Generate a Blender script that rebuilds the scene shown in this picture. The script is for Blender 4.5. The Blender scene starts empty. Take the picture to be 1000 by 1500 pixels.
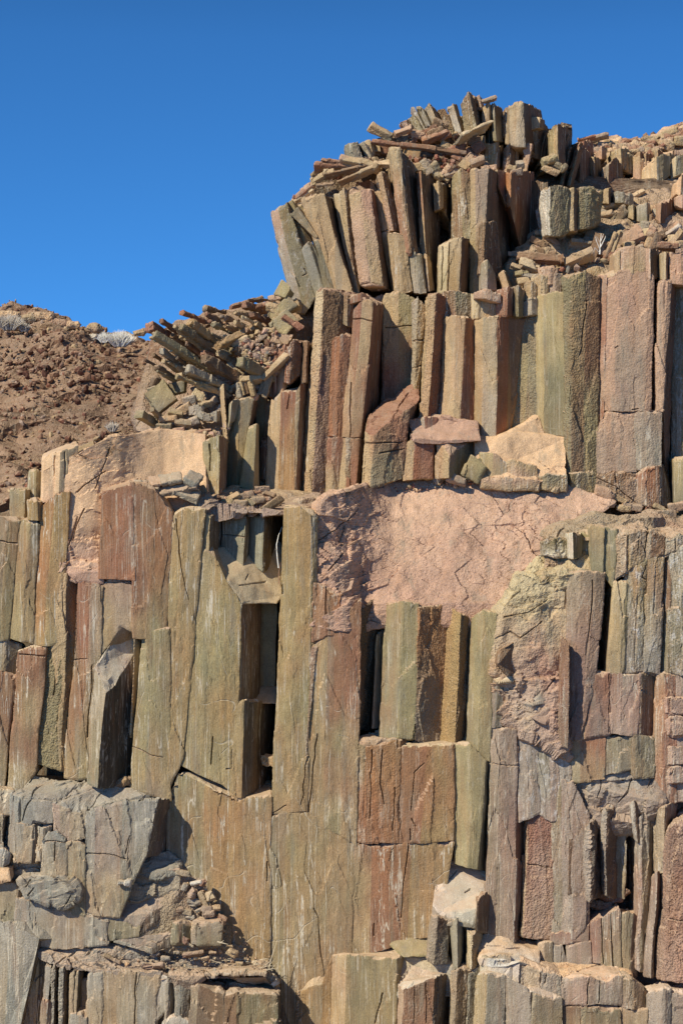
import bpy, math, random
import numpy as np
from mathutils import Vector
from mathutils.geometry import tessellate_polygon
R = math.radians
sc = bpy.context.scene
COL = sc.collection
# ---------------------------------------------------------------- camera, sky, sun, exposure
FOV = 0.357                      # width of the view per metre of distance
cam_d = bpy.data.cameras.new("camera"); cam = bpy.data.objects.new("camera", cam_d); COL.objects.link(cam)
cam_d.sensor_fit = 'HORIZONTAL'; cam_d.sensor_width = 36; cam_d.lens = 36/FOV
cam_d.clip_start = .5; cam_d.clip_end = 5000
cam.location = (0, 0, 0); cam.rotation_euler = (R(90), 0, 0)
sc.camera = cam
SUN_AZ, SUN_EL = 46, 39          # degrees to the left of the line behind the camera, height
sd = Vector((-math.sin(R(SUN_AZ))*math.cos(R(SUN_EL)), -math.cos(R(SUN_AZ))*math.cos(R(SUN_EL)), math.sin(R(SUN_EL))))
w = bpy.data.worlds.new("World"); sc.world = w; w.use_nodes = True
nt = w.node_tree; bgn = nt.nodes['Background']
sky = nt.nodes.new('ShaderNodeTexSky'); sky.sky_type = 'NISHITA'; sky.sun_disc = False
sky.sun_elevation = R(SUN_EL); sky.sun_rotation = math.atan2(sd.x, sd.y)
sky.air_density = 1.0; sky.dust_density = 0.0; sky.ozone_density = 3.0; sky.altitude = 1500
tc = nt.nodes.new('ShaderNodeTexCoord'); mpw = nt.nodes.new('ShaderNodeMapping'); mpw.inputs['Location'].default_value = (0, 0, .28)
nt.links.new(tc.outputs['Generated'], mpw.inputs[0]); nt.links.new(mpw.outputs[0], sky.inputs[0])
gm = nt.nodes.new('ShaderNodeGamma'); gm.inputs[1].default_value = 1.9      # a deeper, drier desert blue
nt.links.new(sky.outputs[0], gm.inputs[0]); 
sz = nt.nodes.new('ShaderNodeSeparateXYZ'); nt.links.new(tc.outputs['Generated'], sz.inputs[0])
dk = nt.nodes.new('ShaderNodeMapRange'); dk.inputs[1].default_value = .24; dk.inputs[2].default_value = .55; dk.inputs[3].default_value = 1; dk.inputs[4].default_value = .08
nt.links.new(sz.outputs[2], dk.inputs[0])
hz = nt.nodes.new('ShaderNodeVectorMath'); hz.operation = 'MULTIPLY'; hz.inputs[1].default_value = (.72, 1.13, .90); nt.links.new(gm.outputs[0], hz.inputs[0])
mz = nt.nodes.new('ShaderNodeVectorMath'); mz.operation = 'SCALE'; nt.links.new(hz.outputs[0], mz.inputs[0]); nt.links.new(dk.outputs[0], mz.inputs['Scale'])
nt.links.new(mz.outputs[0], bgn.inputs[0]); bgn.inputs[1].default_value = 0.09
sl = bpy.data.lights.new("sun", 'SUN'); so = bpy.data.objects.new("sun", sl); COL.objects.link(so)
sl.energy = 5.0; sl.angle = R(.5); sl.color = (1, .92, .76)
so.rotation_euler = sd.to_track_quat('Z', 'Y').to_euler(); so.location = (-20, -20, 30)
sc.view_settings.view_transform = 'Standard'; sc.view_settings.look = 'None'
sc.view_settings.exposure = 0; sc.view_settings.gamma = 1
try:
    sc.cycles.max_bounces = 5; sc.cycles.diffuse_bounces = 2
except Exception: pass
# ---------------------------------------------------------------- colours (as they look in sun; dark brown and blackish also paint shade) -> albedo
PAL = dict(ol=(150,138,98), og=(132,127,103), yo=(168,152,106), oc=(170,132,80), ta=(178,152,114), ru=(160,92,62), ro=(172,104,60),
 br=(128,96,72), rb=(134,84,66), pk=(184,146,124), pg=(160,137,122), gy=(156,150,137), bg=(132,136,130), sd=(216,180,140),
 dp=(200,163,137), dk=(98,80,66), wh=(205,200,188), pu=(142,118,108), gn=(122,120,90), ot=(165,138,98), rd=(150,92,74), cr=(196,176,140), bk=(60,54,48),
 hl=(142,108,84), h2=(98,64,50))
def lin(c):
    c = np.array(c, float)/255
    return np.where(c <= .04045, c/12.92, ((c+.055)/1.055)**2.4)
KA = 1.03
def _desat(c, k=1.0):
    g = float(c@np.array([.3, .6, .1])); return g+(c-g)*k
_ref = lin((156, 138, 106))
PALN = {}
for k, v in PAL.items():
    c_ = _desat(lin(v), 1.0); m_ = .14 if k not in ('dk', 'bk', 'wh', 'sd', 'cr', 'hl', 'h2') else 0
    PALN[k] = (c_*(1-m_)+_ref*(c_.sum()/_ref.sum())*m_)*KA
WORD = dict(ol='olive', og='grey green', yo='yellowish olive', oc='ochre', ta='tan', ru='rust red', ro='orange rust', br='brown', rb='reddish brown',
 pk='pink', pg='pinkish grey', gy='grey', bg='blue grey', sd='sandy', dp='dusty pink', dk='dark brown', wh='whitish', pu='purplish brown', gn='dark green',
 ot='olive tan', rd='brick red', cr='cream', bk='blackish')
# ---------------------------------------------------------------- vectorised value noise
def _h(ix, iy, iz, s):
    h = (ix.astype(np.int64)*374761393 + iy.astype(np.int64)*668265263 + iz.astype(np.int64)*2147483647 + s*1274126177) & 0xffffffff
    h = ((h ^ (h >> 13))*1274126177) & 0xffffffff
    h = ((h ^ (h >> 16))*2246822519) & 0xffffffff
    return ((h ^ (h >> 15)) & 0xffffff)/float(0xffffff)
def vn(p, s=0):
    i = np.floor(p); f = p-i; f = f*f*(3-2*f); x, y, z = i[:, 0], i[:, 1], i[:, 2]
    r = 0
    for a in (0, 1):
        for b in (0, 1):
            for c in (0, 1):
                wt = (f[:, 0] if a else 1-f[:, 0])*(f[:, 1] if b else 1-f[:, 1])*(f[:, 2] if c else 1-f[:, 2])
                r = r + wt*_h(x+a, y+b, z+c, s)
    return r
def fb(p, s=0, o=3):
    r = 0; a = .5; t = 0
    for k in range(o):
        r = r + a*vn(p*2**k, s+k); t += a; a *= .5
    return r/t
def shard(p, s=0):
    """broken-rock relief: each cell of a jittered lattice is a tilted plane of its own height"""
    i = np.floor(p); best = np.full(len(p), 1e9); val = np.zeros(len(p))
    for a in (-1, 0, 1):
        for b in (-1, 0, 1):
            for c in (-1, 0, 1):
                x, y, z = i[:, 0]+a, i[:, 1]+b, i[:, 2]+c
                r1, r2, r3 = _h(x, y, z, s), _h(x, y, z, s+1), _h(x, y, z, s+2)
                lx, ly, lz = p[:, 0]-x-r1, p[:, 1]-y-r2, p[:, 2]-z-r3
                dd = lx*lx+ly*ly+lz*lz; k = dd < best; best = np.where(k, dd, best)
                v_ = (_h(x, y, z, s+3)-.5)*1.1+(lx*(r2-.5)+ly*(r3-.5)+lz*(r1-.2))*1.5
                val = np.where(k, v_, val)
    return val
# ---------------------------------------------------------------- photo coordinates -> world
SQ = [None]
def my(Y): return 28.06-(28.06-Y)*.37 if SQ[0] else Y      # the foreground ledges lie close against the wall
def P(x, y, Y): return np.array([(x-500)/1000*FOV*Y, Y, (750-y)/1000*FOV*Y])
def topx(V):
    return np.stack([500+V[:, 0]/V[:, 1]/FOV*1000, 750-V[:, 2]/V[:, 1]/FOV*1000], 1)
# ---------------------------------------------------------------- rock material
def rock_material(name, vein=1.0):
    m = bpy.data.materials.new(name); m.use_nodes = True; t = m.node_tree; N = t.nodes; L = t.links
    bs = N['Principled BSDF']; bs.inputs['Roughness'].default_value = .82
    bs.inputs['Specular IOR Level'].default_value = .25
    def nd(k, **a):
        n = N.new(k)
        for q, v in a.items(): setattr(n, q, v)
        return n
    def mth(op, a, b=None, c=None, clamp=False):
        n = nd('ShaderNodeMath', operation=op, use_clamp=clamp)
        for i, v in enumerate((a, b, c)):
            if v is None: continue
            if isinstance(v, (int, float)): n.inputs[i].default_value = v
            else: L.new(v, n.inputs[i])
        return n.outputs[0]
    geo = nd('ShaderNodeNewGeometry')
    def noise(scale, sc3=(1, 1, 1), det=2, rough=.5, dist=0):
        mp = nd('ShaderNodeMapping'); mp.inputs['Scale'].default_value = sc3; L.new(geo.outputs['Position'], mp.inputs[0])
        n = nd('ShaderNodeTexNoise'); n.inputs['Scale'].default_value = scale; n.inputs['Detail'].default_value = det
        n.inputs['Roughness'].default_value = rough; n.inputs['Distortion'].default_value = dist; L.new(mp.outputs[0], n.inputs['Vector'])
        return n.outputs[0]
    def rng(v, a, b, c=0, d=1):
        n = nd('ShaderNodeMapRange'); n.interpolation_type = 'SMOOTHSTEP'; L.new(v, n.inputs[0])
        for i, q in zip((1, 2, 3, 4), (a, b, c, d)): n.inputs[i].default_value = q
        return n.outputs[0]
    def mix(f, a, b, mode='MIX'):
        n = nd('ShaderNodeMix', data_type='RGBA', blend_type=mode)
        if isinstance(f, (int, float)): n.inputs[0].default_value = f
        else: L.new(f, n.inputs[0])
        for i, v in ((6, a), (7, b)):
            if isinstance(v, tuple): n.inputs[i].default_value = v
            else: L.new(v, n.inputs[i])
        return n.outputs[2]
    at = nd('ShaderNodeAttribute', attribute_name='tint'); am = nd('ShaderNodeAttribute', attribute_name='mask')
    sp = nd('ShaderNodeSeparateColor'); L.new(am.outputs['Color'], sp.inputs[0])
    veinm, roughm, dustm, lich = sp.outputs[0], sp.outputs[1], sp.outputs[2], am.outputs['Alpha']
    col = at.outputs['Color']
    # mineral mottling: broad, streaky, grainy
    streak = rng(noise(11, (1, 1, .07), 5, .68), .3, .7, .83, 1.14)
    grain = rng(noise(95, (1, 1, .8), 4, .75), .32, .68, .66, 1.3)
    blot = rng(noise(3.2, (1, 1, .8), 5, .68, .4), .3, .7, .86, 1.12)
    sk_ = nd('ShaderNodeMix', data_type='FLOAT'); L.new(mth('ADD', mth('MULTIPLY', veinm, .9), .12, clamp=True), sk_.inputs[0]); sk_.inputs[2].default_value = .97; L.new(streak, sk_.inputs[3]); streak = sk_.outputs[0]
    f = mth('MULTIPLY', mth('MULTIPLY', streak, grain), blot)
    cmb = nd('ShaderNodeCombineColor'); [L.new(f, cmb.inputs[i]) for i in range(3)]
    col = mix(1.0, col, cmb.outputs[0], 'MULTIPLY')
    # warm iron staining and grey film in vertical runs
    st = mth('MULTIPLY', rng(noise(5, (1, 1, .12), 4, .6, .4), .53, .66), .2)
    col = mix(st, col, (.36, .17, .075, 1))
    s3 = mth('MULTIPLY', rng(noise(15, (1, 1, .035), 3, .6), .52, .66), mth('MULTIPLY', veinm, .2)); col = mix(s3, col, (.33, .21, .10, 1))
    s4 = mth('MULTIPLY', rng(noise(12, (1.1, 1, .03), 3, .6), .53, .66), mth('MULTIPLY', veinm, .24)); col = mix(s4, col, (.17, .18, .125, 1))
    st2 = mth('MULTIPLY', rng(noise(6.5, (1.1, 1, .10), 3, .6, .3), .55, .68), .36)
    col = mix(st2, col, (.24, .225, .17, 1))
    # pale calcite veins: thin upright lines and wandering hairlines
    def line(nz, wd): return mth('SUBTRACT', 1, rng(mth('ABSOLUTE', mth('SUBTRACT', nz, .5)), 0, wd), clamp=True)
    v1 = mth('MULTIPLY', line(noise(7.5, (1, 1, .03), 1.5, .5), .014), rng(noise(2.3, (1, 1, .6), 3), .44, .6))
    v1b = mth('MAXIMUM', mth('MULTIPLY', line(noise(13, (1, 1, .025), 1, .5), .024), rng(noise(3.1, (1, 1, .5), 3), .47, .58)), mth('MULTIPLY', line(noise(21, (1, 1, .02), 0, .5), .032), rng(noise(2.7, (1, 1, .7), 3), .5, .6)))
    v2 = mth('MULTIPLY', line(noise(.9, (1, 1, .8), 2, .5, .3), .0045), rng(noise(3.7, (1, 1, 1), 3), .5, .62))
    vv = mth('MULTIPLY', mth('MAXIMUM', mth('MAXIMUM', v1, v1b), mth('MULTIPLY', v2, .6)), mth('MULTIPLY', veinm, 1.0*vein), clamp=True)
    vv = mth('MULTIPLY', vv, rng(noise(40, (1, 1, .4), 2), .3, .55, .3, 1))
    col = mix(vv, col, (.62, .55, .42, 1))
    # white mineral crust
    lc = mth('MULTIPLY', rng(noise(10, (1, 1, .5), 6, .7, .8), .53, .64), mth('MULTIPLY', lich, .75), clamp=True)
    lc = mth('MULTIPLY', lc, rng(noise(60, (1, 1, 1), 2), .35, .6, .45, 1))
    col = mix(lc, col, (.66, .63, .57, 1))
    # dust lying on what faces up
    sn = nd('ShaderNodeSeparateXYZ'); L.new(geo.outputs['Normal'], sn.inputs[0])
    du = mth('MULTIPLY', mth('MULTIPLY', rng(sn.outputs[2], .3, .75), dustm), rng(noise(14, (1, 1, 1), 4, .6), .3, .62, .45, .95), clamp=True)
    col = mix(du, col, (.56, .40, .27, 1))
    L.new(col, bs.inputs['Base Color'])
    # relief
    g1 = noise(48, (1, 1, .8), 4, .62); g2 = noise(17, (1, 1, .55), 4, .6, .5)
    pit = nd('ShaderNodeTexVoronoi'); pit.inputs['Scale'].default_value = 34; L.new(geo.outputs['Position'], pit.inputs['Vector'])
    st3 = noise(26, (1, 1, .06), 2, .6)
    h = mth('ADD', mth('MULTIPLY', g1, mth('ADD', mth('MULTIPLY', roughm, .5), .14)), mth('MULTIPLY', st3, mth('ADD', mth('MULTIPLY', veinm, .25), .03)))
    hr = mth('MULTIPLY', mth('ADD', mth('MULTIPLY', g2, 2.4), mth('MULTIPLY', pit.outputs['Distance'], 1.1)), mth('MULTIPLY', mth('POWER', roughm, 1.8), 1.3))
    h = mth('ADD', h, hr)
    h = mth('SUBTRACT', h, mth('MULTIPLY', v2, mth('MULTIPLY', veinm, .5)))
    bp = nd('ShaderNodeBump'); bp.inputs['Strength'].default_value = 1; bp.inputs['Distance'].default_value = .012
    L.new(h, bp.inputs['Height']); L.new(bp.outputs[0], bs.inputs['Normal'])
    return m
ROCK = rock_material('weathered_rock')
def flat_mat(name, c, rough=.8):
    m = bpy.data.materials.new(name); m.use_nodes = True; t = m.node_tree; b = t.nodes['Principled BSDF']
    n = t.nodes.new('ShaderNodeTexNoise'); n.inputs['Scale'].default_value = 30
    r = t.nodes.new('ShaderNodeValToRGB'); r.color_ramp.elements[0].color = (*[v*.7 for v in c], 1); r.color_ramp.elements[1].color = (*[min(1, v*1.25) for v in c], 1)
    t.links.new(n.outputs[0], r.inputs[0]); t.links.new(r.outputs[0], b.inputs['Base Color']); b.inputs['Roughness'].default_value = rough
    return m
# ---------------------------------------------------------------- mesh engine
def refine(V, T, A, thr, it=10):
    """split edges longer than thr(mid, facing) keeping the mesh closed; A = per-triangle face id"""
    for _ in range(it):
        n = len(T)
        E = np.sort(np.stack([T[:, [0, 1]], T[:, [1, 2]], T[:, [2, 0]]], 1).reshape(-1, 2), 1)
        key = E[:, 0].astype(np.int64)*len(V)+E[:, 1]
        u, idx, inv = np.unique(key, return_index=True, return_inverse=True); inv = inv.ravel()
        ue = E[idx]; a, b = V[ue[:, 0]], V[ue[:, 1]]; ln = np.linalg.norm(a-b, axis=1); mid = (a+b)/2
        nrm = np.cross(V[T[:, 1]]-V[T[:, 0]], V[T[:, 2]]-V[T[:, 0]]); nl = np.linalg.norm(nrm, axis=1)+1e-12
        cen = V[T].mean(1); fc = (nrm*cen).sum(1)/nl/np.linalg.norm(cen, axis=1) < .12
        ef = np.zeros(len(u), bool); np.logical_or.at(ef, inv, np.repeat(fc, 3))
        mk = ln > thr(mid, ef)
        if not mk.any(): break
        tm = mk[inv].reshape(n, 3); tl = ln[inv].reshape(n, 3); has = tm.any(1)
        lg = tl.argmax(1); uid = inv.reshape(n, 3)
        mk[uid[np.arange(n)[has], lg[has]]] = True
        tm = mk[inv].reshape(n, 3)
        newid = np.full(len(u), -1); newid[mk] = len(V)+np.arange(mk.sum())
        V = np.vstack([V, mid[mk]]); M = newid[uid]; cnt = tm.sum(1); out = []; oa = []
        k = cnt == 0; out.append(T[k]); oa.append(A[k])
        k = cnt == 3; t, m_ = T[k], M[k]
        for q in ((t[:, 0], m_[:, 0], m_[:, 2]), (m_[:, 0], t[:, 1], m_[:, 1]), (m_[:, 2], m_[:, 1], t[:, 2]), (m_[:, 0], m_[:, 1], m_[:, 2])):
            out.append(np.stack(q, 1)); oa.append(A[k])
        for s in range(3):                      # rotate so that edge 0 is the marked / edge 2 the unmarked one
            r = [s, (s+1) % 3, (s+2) % 3]
            k = (cnt == 1) & tm[:, s]; t, m_ = T[k][:, r], M[k][:, r]
            for q in ((t[:, 0], m_[:, 0], t[:, 2]), (m_[:, 0], t[:, 1], t[:, 2])): out.append(np.stack(q, 1)); oa.append(A[k])
            k = (cnt == 2) & ~tm[:, r[2]]; t, m_ = T[k][:, r], M[k][:, r]
            for q in ((m_[:, 0], t[:, 1], m_[:, 1]), (t[:, 0], m_[:, 0], m_[:, 1]), (t[:, 0], m_[:, 1], t[:, 2])): out.append(np.stack(q, 1)); oa.append(A[k])
        T = np.vstack(out); A = np.concatenate(oa)
    return V, T, A
def segdist(p, S):
    if len(S) == 0: return np.full(len(p), 9.)
    best = np.full(len(p), 1e9)
    for a, b in S:
        ab = b-a; t = np.clip(((p-a)@ab)/(ab@ab+1e-12), 0, 1); best = np.minimum(best, np.linalg.norm(p-a-t[:, None]*ab, axis=1))
    return best
def vnorm(V, T):
    n = np.cross(V[T[:, 1]]-V[T[:, 0]], V[T[:, 2]]-V[T[:, 0]]); N = np.zeros_like(V)
    for k in range(3): np.add.at(N, T[:, k], n)
    return N/(np.linalg.norm(N, axis=1)[:, None]+1e-12)
SEED = [0]; NT = [0]; OWN = [.54]
def field(p, q):
    """broad staining of the cliff that runs on from column to column"""
    x, y = q[:, 0], q[:, 1]
    n1 = np.clip((fb(p*np.array([.9, .9, .35]), 501, 3)-.5)*6+.5, 0, 1)[:, None]
    n2 = np.clip((fb(p*np.array([1.3, 1.3, .5]), 511, 3)-.5)*6+.5, 0, 1)[:, None]
    n3 = np.clip((fb(p*np.array([1.6, 1.6, 1.1]), 521, 3)-.56)*6, 0, 1)[:, None]
    a = PALN['ol']*(1-n1)+PALN['ot']*n1; a = a*(1-.45*n2)+PALN['og']*.45*n2; a = a*(1-.5*n3)+PALN['rd']*.5*n3
    b = PALN['pg']*(1-n1*.6)+PALN['gy']*n1*.6; b = b*(1-.5*n3)+PALN['rd']*.5*n3
    g_ = PALN['gy']*(1-n2*.6)+PALN['bg']*n2*.6; g_ = g_*(1-.3*n3)+PALN['ta']*.3*n3
    u = PALN['ta']*(1-n2*.5)+PALN['ol']*n2*.5; n4 = np.clip((fb(p*np.array([1.6, 1.6, .8]), 531, 3)-.5)*6, 0, 1)[:, None]; u = u*(1-.6*n4)+PALN['rd']*.6*n4
    wb = (np.clip((x-700)/60, 0, 1)*np.clip((y-900)/120, 0, 1))[:, None]
    wg = (np.clip((330-x)/60, 0, 1)*np.clip((y-1140)/20, 0, 1)*(p[:, 1] < 28.4))[:, None]*(1-np.clip((x-235)/10, 0, 1)[:, None]*np.clip((1250-y)/10, 0, 1)[:, None])
    a = a*(1-.25*np.clip((y-1050)/350, 0, 1)[:, None])+PALN['gy']*.2*np.clip((y-1050)/350, 0, 1)[:, None]
    wu = np.clip((735-y)/20, 0, 1)[:, None]
    r = a*(1-wu)+u*wu; r = r*(1-wb)+b*wb
    return r*(1-wg)+g_*wg
def px_of(Y): return FOV*Y/1000
def link_mesh(name, V, T, tint, mask, mat, origin=None, parent=None, sharp=24):
    me = bpy.data.meshes.new(name)
    if origin is None: origin = np.array([(V[:, 0].min()+V[:, 0].max())/2, (V[:, 1].min()+V[:, 1].max())/2, V[:, 2].min()])
    W = (V-origin).astype(np.float32)
    me.vertices.add(len(W)); me.vertices.foreach_set('co', W.ravel())
    me.loops.add(len(T)*3); me.loops.foreach_set('vertex_index', T.astype(np.int32).ravel())
    me.polygons.add(len(T)); me.polygons.foreach_set('loop_start', np.arange(len(T), dtype=np.int32)*3)
    me.update(calc_edges=True)
    a = me.attributes.new('tint', 'FLOAT_COLOR', 'CORNER'); a.data.foreach_set('color', np.concatenate([tint, np.ones((len(tint), 1))], 1).astype(np.float32).ravel())
    a = me.attributes.new('mask', 'FLOAT_COLOR', 'CORNER'); a.data.foreach_set('color', mask.astype(np.float32).ravel())
    if sharp is None: me.shade_flat()
    else:
        me.shade_smooth()
        try: me.set_sharp_from_angle(angle=R(sharp))
        except Exception: pass
    me.materials.append(mat); me.validate(); NT[0] += len(T)
    o = bpy.data.objects.new(name, me); o.location = origin; COL.objects.link(o)
    if parent: o.parent = parent
    return o
def solid(name, V, F, fcol, mask=(.6, .3, .7, 0), amp=.02, rough=.3, chip=.013, cracks=(), L=6.0, Le=2.4, mat=None, fmask=None, var=.5, remap=None, rim=0, flake=0, stretch=False):
    """closed polyhedron -> weathered rock mesh. fcol: per face (colour top, colour bottom); cracks: polylines in photo px"""
    SEED[0] += 1; s = SEED[0]*7
    V = np.array(V, float); T = []; A = []
    nrm = []
    for i, f in enumerate(F):
        pts = [Vector(V[k]) for k in f]
        if len(f) == 3: tr = [(0, 1, 2)]
        elif len(f) == 4:
            tr = [(0, 1, 2), (0, 2, 3)] if (pts[0]-pts[2]).length <= (pts[1]-pts[3]).length else [(0, 1, 3), (1, 2, 3)]
        else: tr = tessellate_polygon([pts])
        nn = Vector((0, 0, 0))
        for j in range(len(pts)): nn += pts[j].cross(pts[(j+1) % len(pts)])
        nn.normalize(); nrm.append(nn)
        for t in tr:
            a, b, c = (pts[k] for k in t); q = (b-a).cross(c-a)
            if q.length < 1e-9: continue
            if q.dot(nn) < 0: t = t[::-1]
            T.append([f[k] for k in t]); A.append(i)
    # orient outward
    cen = V.mean(0); vol = sum(np.dot(V[t[0]]-cen, np.cross(V[t[1]]-cen, V[t[2]]-cen)) for t in T)
    if vol < 0: T = [t[::-1] for t in T]
    ed = {}
    for i, f in enumerate(F):
        for j in range(len(f)): ed.setdefault(tuple(sorted((f[j], f[(j+1) % len(f)]))), []).append(i)
    S = [(V[a], V[b]) for (a, b), fs in ed.items() if len(fs) < 2 or nrm[fs[0]].dot(nrm[fs[1]]) < .985]
    S_top = [(V[i], V[(i+1) % rim]) for i in range(rim)] if rim else []
    Cr = []
    for c in cracks:
        for a, b in zip(c, c[1:]): Cr.append((np.array(a[:2], float), np.array(b[:2], float)))
    T = np.array(T); A = np.array(A)
    def thr(mid, ef):
        q = px_of(mid[:, 1]); pp = topx(mid); t = np.full(len(mid), float(L))
        ds = segdist(mid, S)/q; t = np.where(ds < 3.2, Le, t)
        if Cr:
            dc = segdist(pp, Cr); t = np.where(dc < 3.6, 1.6, t)
        off = (pp[:, 0] < -15) | (pp[:, 0] > 1015) | (pp[:, 1] < -15) | (pp[:, 1] > 1515)
        t = np.where(ef, t, 45.); t = np.where(off, 60., t)
        return t*q
    V, T, A = refine(V, T, A, thr)
    if remap: V = remap(V)
    N = vnorm(V, T); pp = topx(V); q = px_of(V[:, 1])
    off = np.array([s*.37, s*.11, s*.53])
    d = amp*((fb(V*np.array([2.2, 2.2, .7])+off, 3, 2)-.5)*1.6 + (vn(V*np.array([9, 9, 4]), 5)-.5)*.5)
    d += amp*.45
    d += rough*(.020*(fb(V*13, 11, 2)-.5) + .012*(vn(V*36, 17)-.5)) + .003*(vn(V*40, 19)-.5)
    if flake:
        fl = (flake(pp) if callable(flake) else flake); brk = np.clip((vn(V*1.1, 621)-.32)*4, .12, 1)
        if rim or stretch:
            d += fl*(shard(V*np.array([3.2, 3.2, 1.1])+off, 51)*.085+shard(V*np.array([8, 8, 4.])+off, 53)*.036*brk)
        else: d += fl*brk*(shard(V*np.array([1.5, 1.5, 2.2])+off, 31)*.085+shard(V*np.array([4.2, 4.2, 6.])+off, 37)*.034+shard(V*np.array([11, 11, 15.])+off, 41)*.012)
    ds = segdist(V, S); rr = .017
    nz = vn(V*np.array([5, 5, 3.]), s % 97); nz2 = vn(V*17, 23)
    rv = rr*(1+2.2*np.clip(nz-.6, 0, 1)*2.5)
    d -= chip*(.14+4.5*np.clip(nz-.6, 0, 1)+1.2*np.clip(nz2-.55, 0, 1))*np.clip(1-ds/rv, 0, 1)**1.3
    if Cr:
        jit = np.stack([(vn(V*np.array([7, 7, 7]), 31)-.5)*2.6, (vn(V*np.array([7, 7, 7]), 37)-.5)*2.6], 1)
        dc = segdist(pp+jit, Cr); wdt = .3+.75*vn(V*3, 41)
        d -= .045*np.clip(1.25-dc/wdt/1.3, 0, 1)
    V2 = V + N*d[:, None]
    if rim:
        V0 = np.array(S_top); dt = segdist(V, V0); kk = np.clip(1.6-dt/.05, 0, 1)
        V2[:, 2] -= kk*(.16*np.clip(vn(V*np.array([6, 6, 1.]), 411)-.56, 0, .3)+.02*(vn(V*np.array([22, 22, 3.]), 413)>.55))
    V2[:, 0] += .034*(vn(V*np.array([.5, .5, .9]), 401)-.5)+.016*(vn(V*np.array([1.1, 1.1, 3.1]), 403)-.5)+.007*(vn(V*np.array([4, 4, 9.]), 405)-.5)
    V2[:, 2] += .02*(vn(V*np.array([2.2, 2.2, .6]), 407)-.5)
    # colours per corner
    cp = V[T].reshape(-1, 3); pc = topx(cp); fa = np.repeat(A, 3)
    c1 = np.array([PALN[fcol[i][0]] for i in range(len(F))]); c2 = np.array([PALN[fcol[i][1]] for i in range(len(F))])
    own = OWN[0]+.18*np.clip((760-pc[:, 1])/60, 0, 1)[:, None]
    y0, y1 = pc[:, 1].min(), pc[:, 1].max(); h = np.clip((pc[:, 1]-y0)/(y1-y0+1e-6), 0, 1)
    h = np.clip(h+(fb(cp*np.array([3, 3, 1.5])+off, 51, 3)-.5)*1.5, 0, 1)[:, None]; h = h*h*(3-2*h)
    c = c1[fa]*(1-h)+c2[fa]*h
    fld = field(cp, pc); lum = (c.sum(1)/fld.sum(1))[:, None]
    c = c*own+fld*(lum*.7+.3)*(1-own) if name not in ('sandy_slope', 'pink_slope', 'dust_ledge', 'sandy_apron', 'dusty_slope') else c
    k1 = np.clip((fb(cp*np.array([2.5, 2.5, .9])+off, 61, 3)-.52)*5, 0, 1)*var
    k2 = np.clip((fb(cp*np.array([3.1, 3.1, .8])+off, 71, 3)-.54)*5, 0, 1)*var
    c = c*(1-.38*k1[:, None])+.38*k1[:, None]*(c*.35+PALN['ro']*.65)
    c = c*(1-.45*k2[:, None])+.45*k2[:, None]*(PALN['og']*.6+c*.4)
    mk = np.tile(np.array([mask[0], rough, mask[2], mask[3]], float), (len(cp), 1))
    if fmask:
        for fi, mv in fmask.items(): mk[fa == fi] = mv
    return link_mesh(name, V2, T, c, mk, mat or ROCK, sharp=12 if rough >= .55 else 17)
def parse_col(s, n):
    out = []
    ps = s.split(',')
    for i in range(n):
        q = ps[min(i, len(ps)-1)].split('>'); out.append((q[0], q[-1]))
    return out
THINGS = []
TIER = {}
def tier(key, phrase, Y, group): TIER.update(key=key, phrase=phrase, Y=Y, group=group)
def reg(o, kind, colours, n=None, cat=None, extra=None):
    o['_k'] = 1
    pp = np.array([o.location]) ; x = topx(pp)[0]
    THINGS.append(dict(o=o, kind=kind, c=colours, n=n, t=TIER['phrase'], g=TIER['group'], x=x[0], y=x[1], cat=cat, ex=extra))
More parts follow.
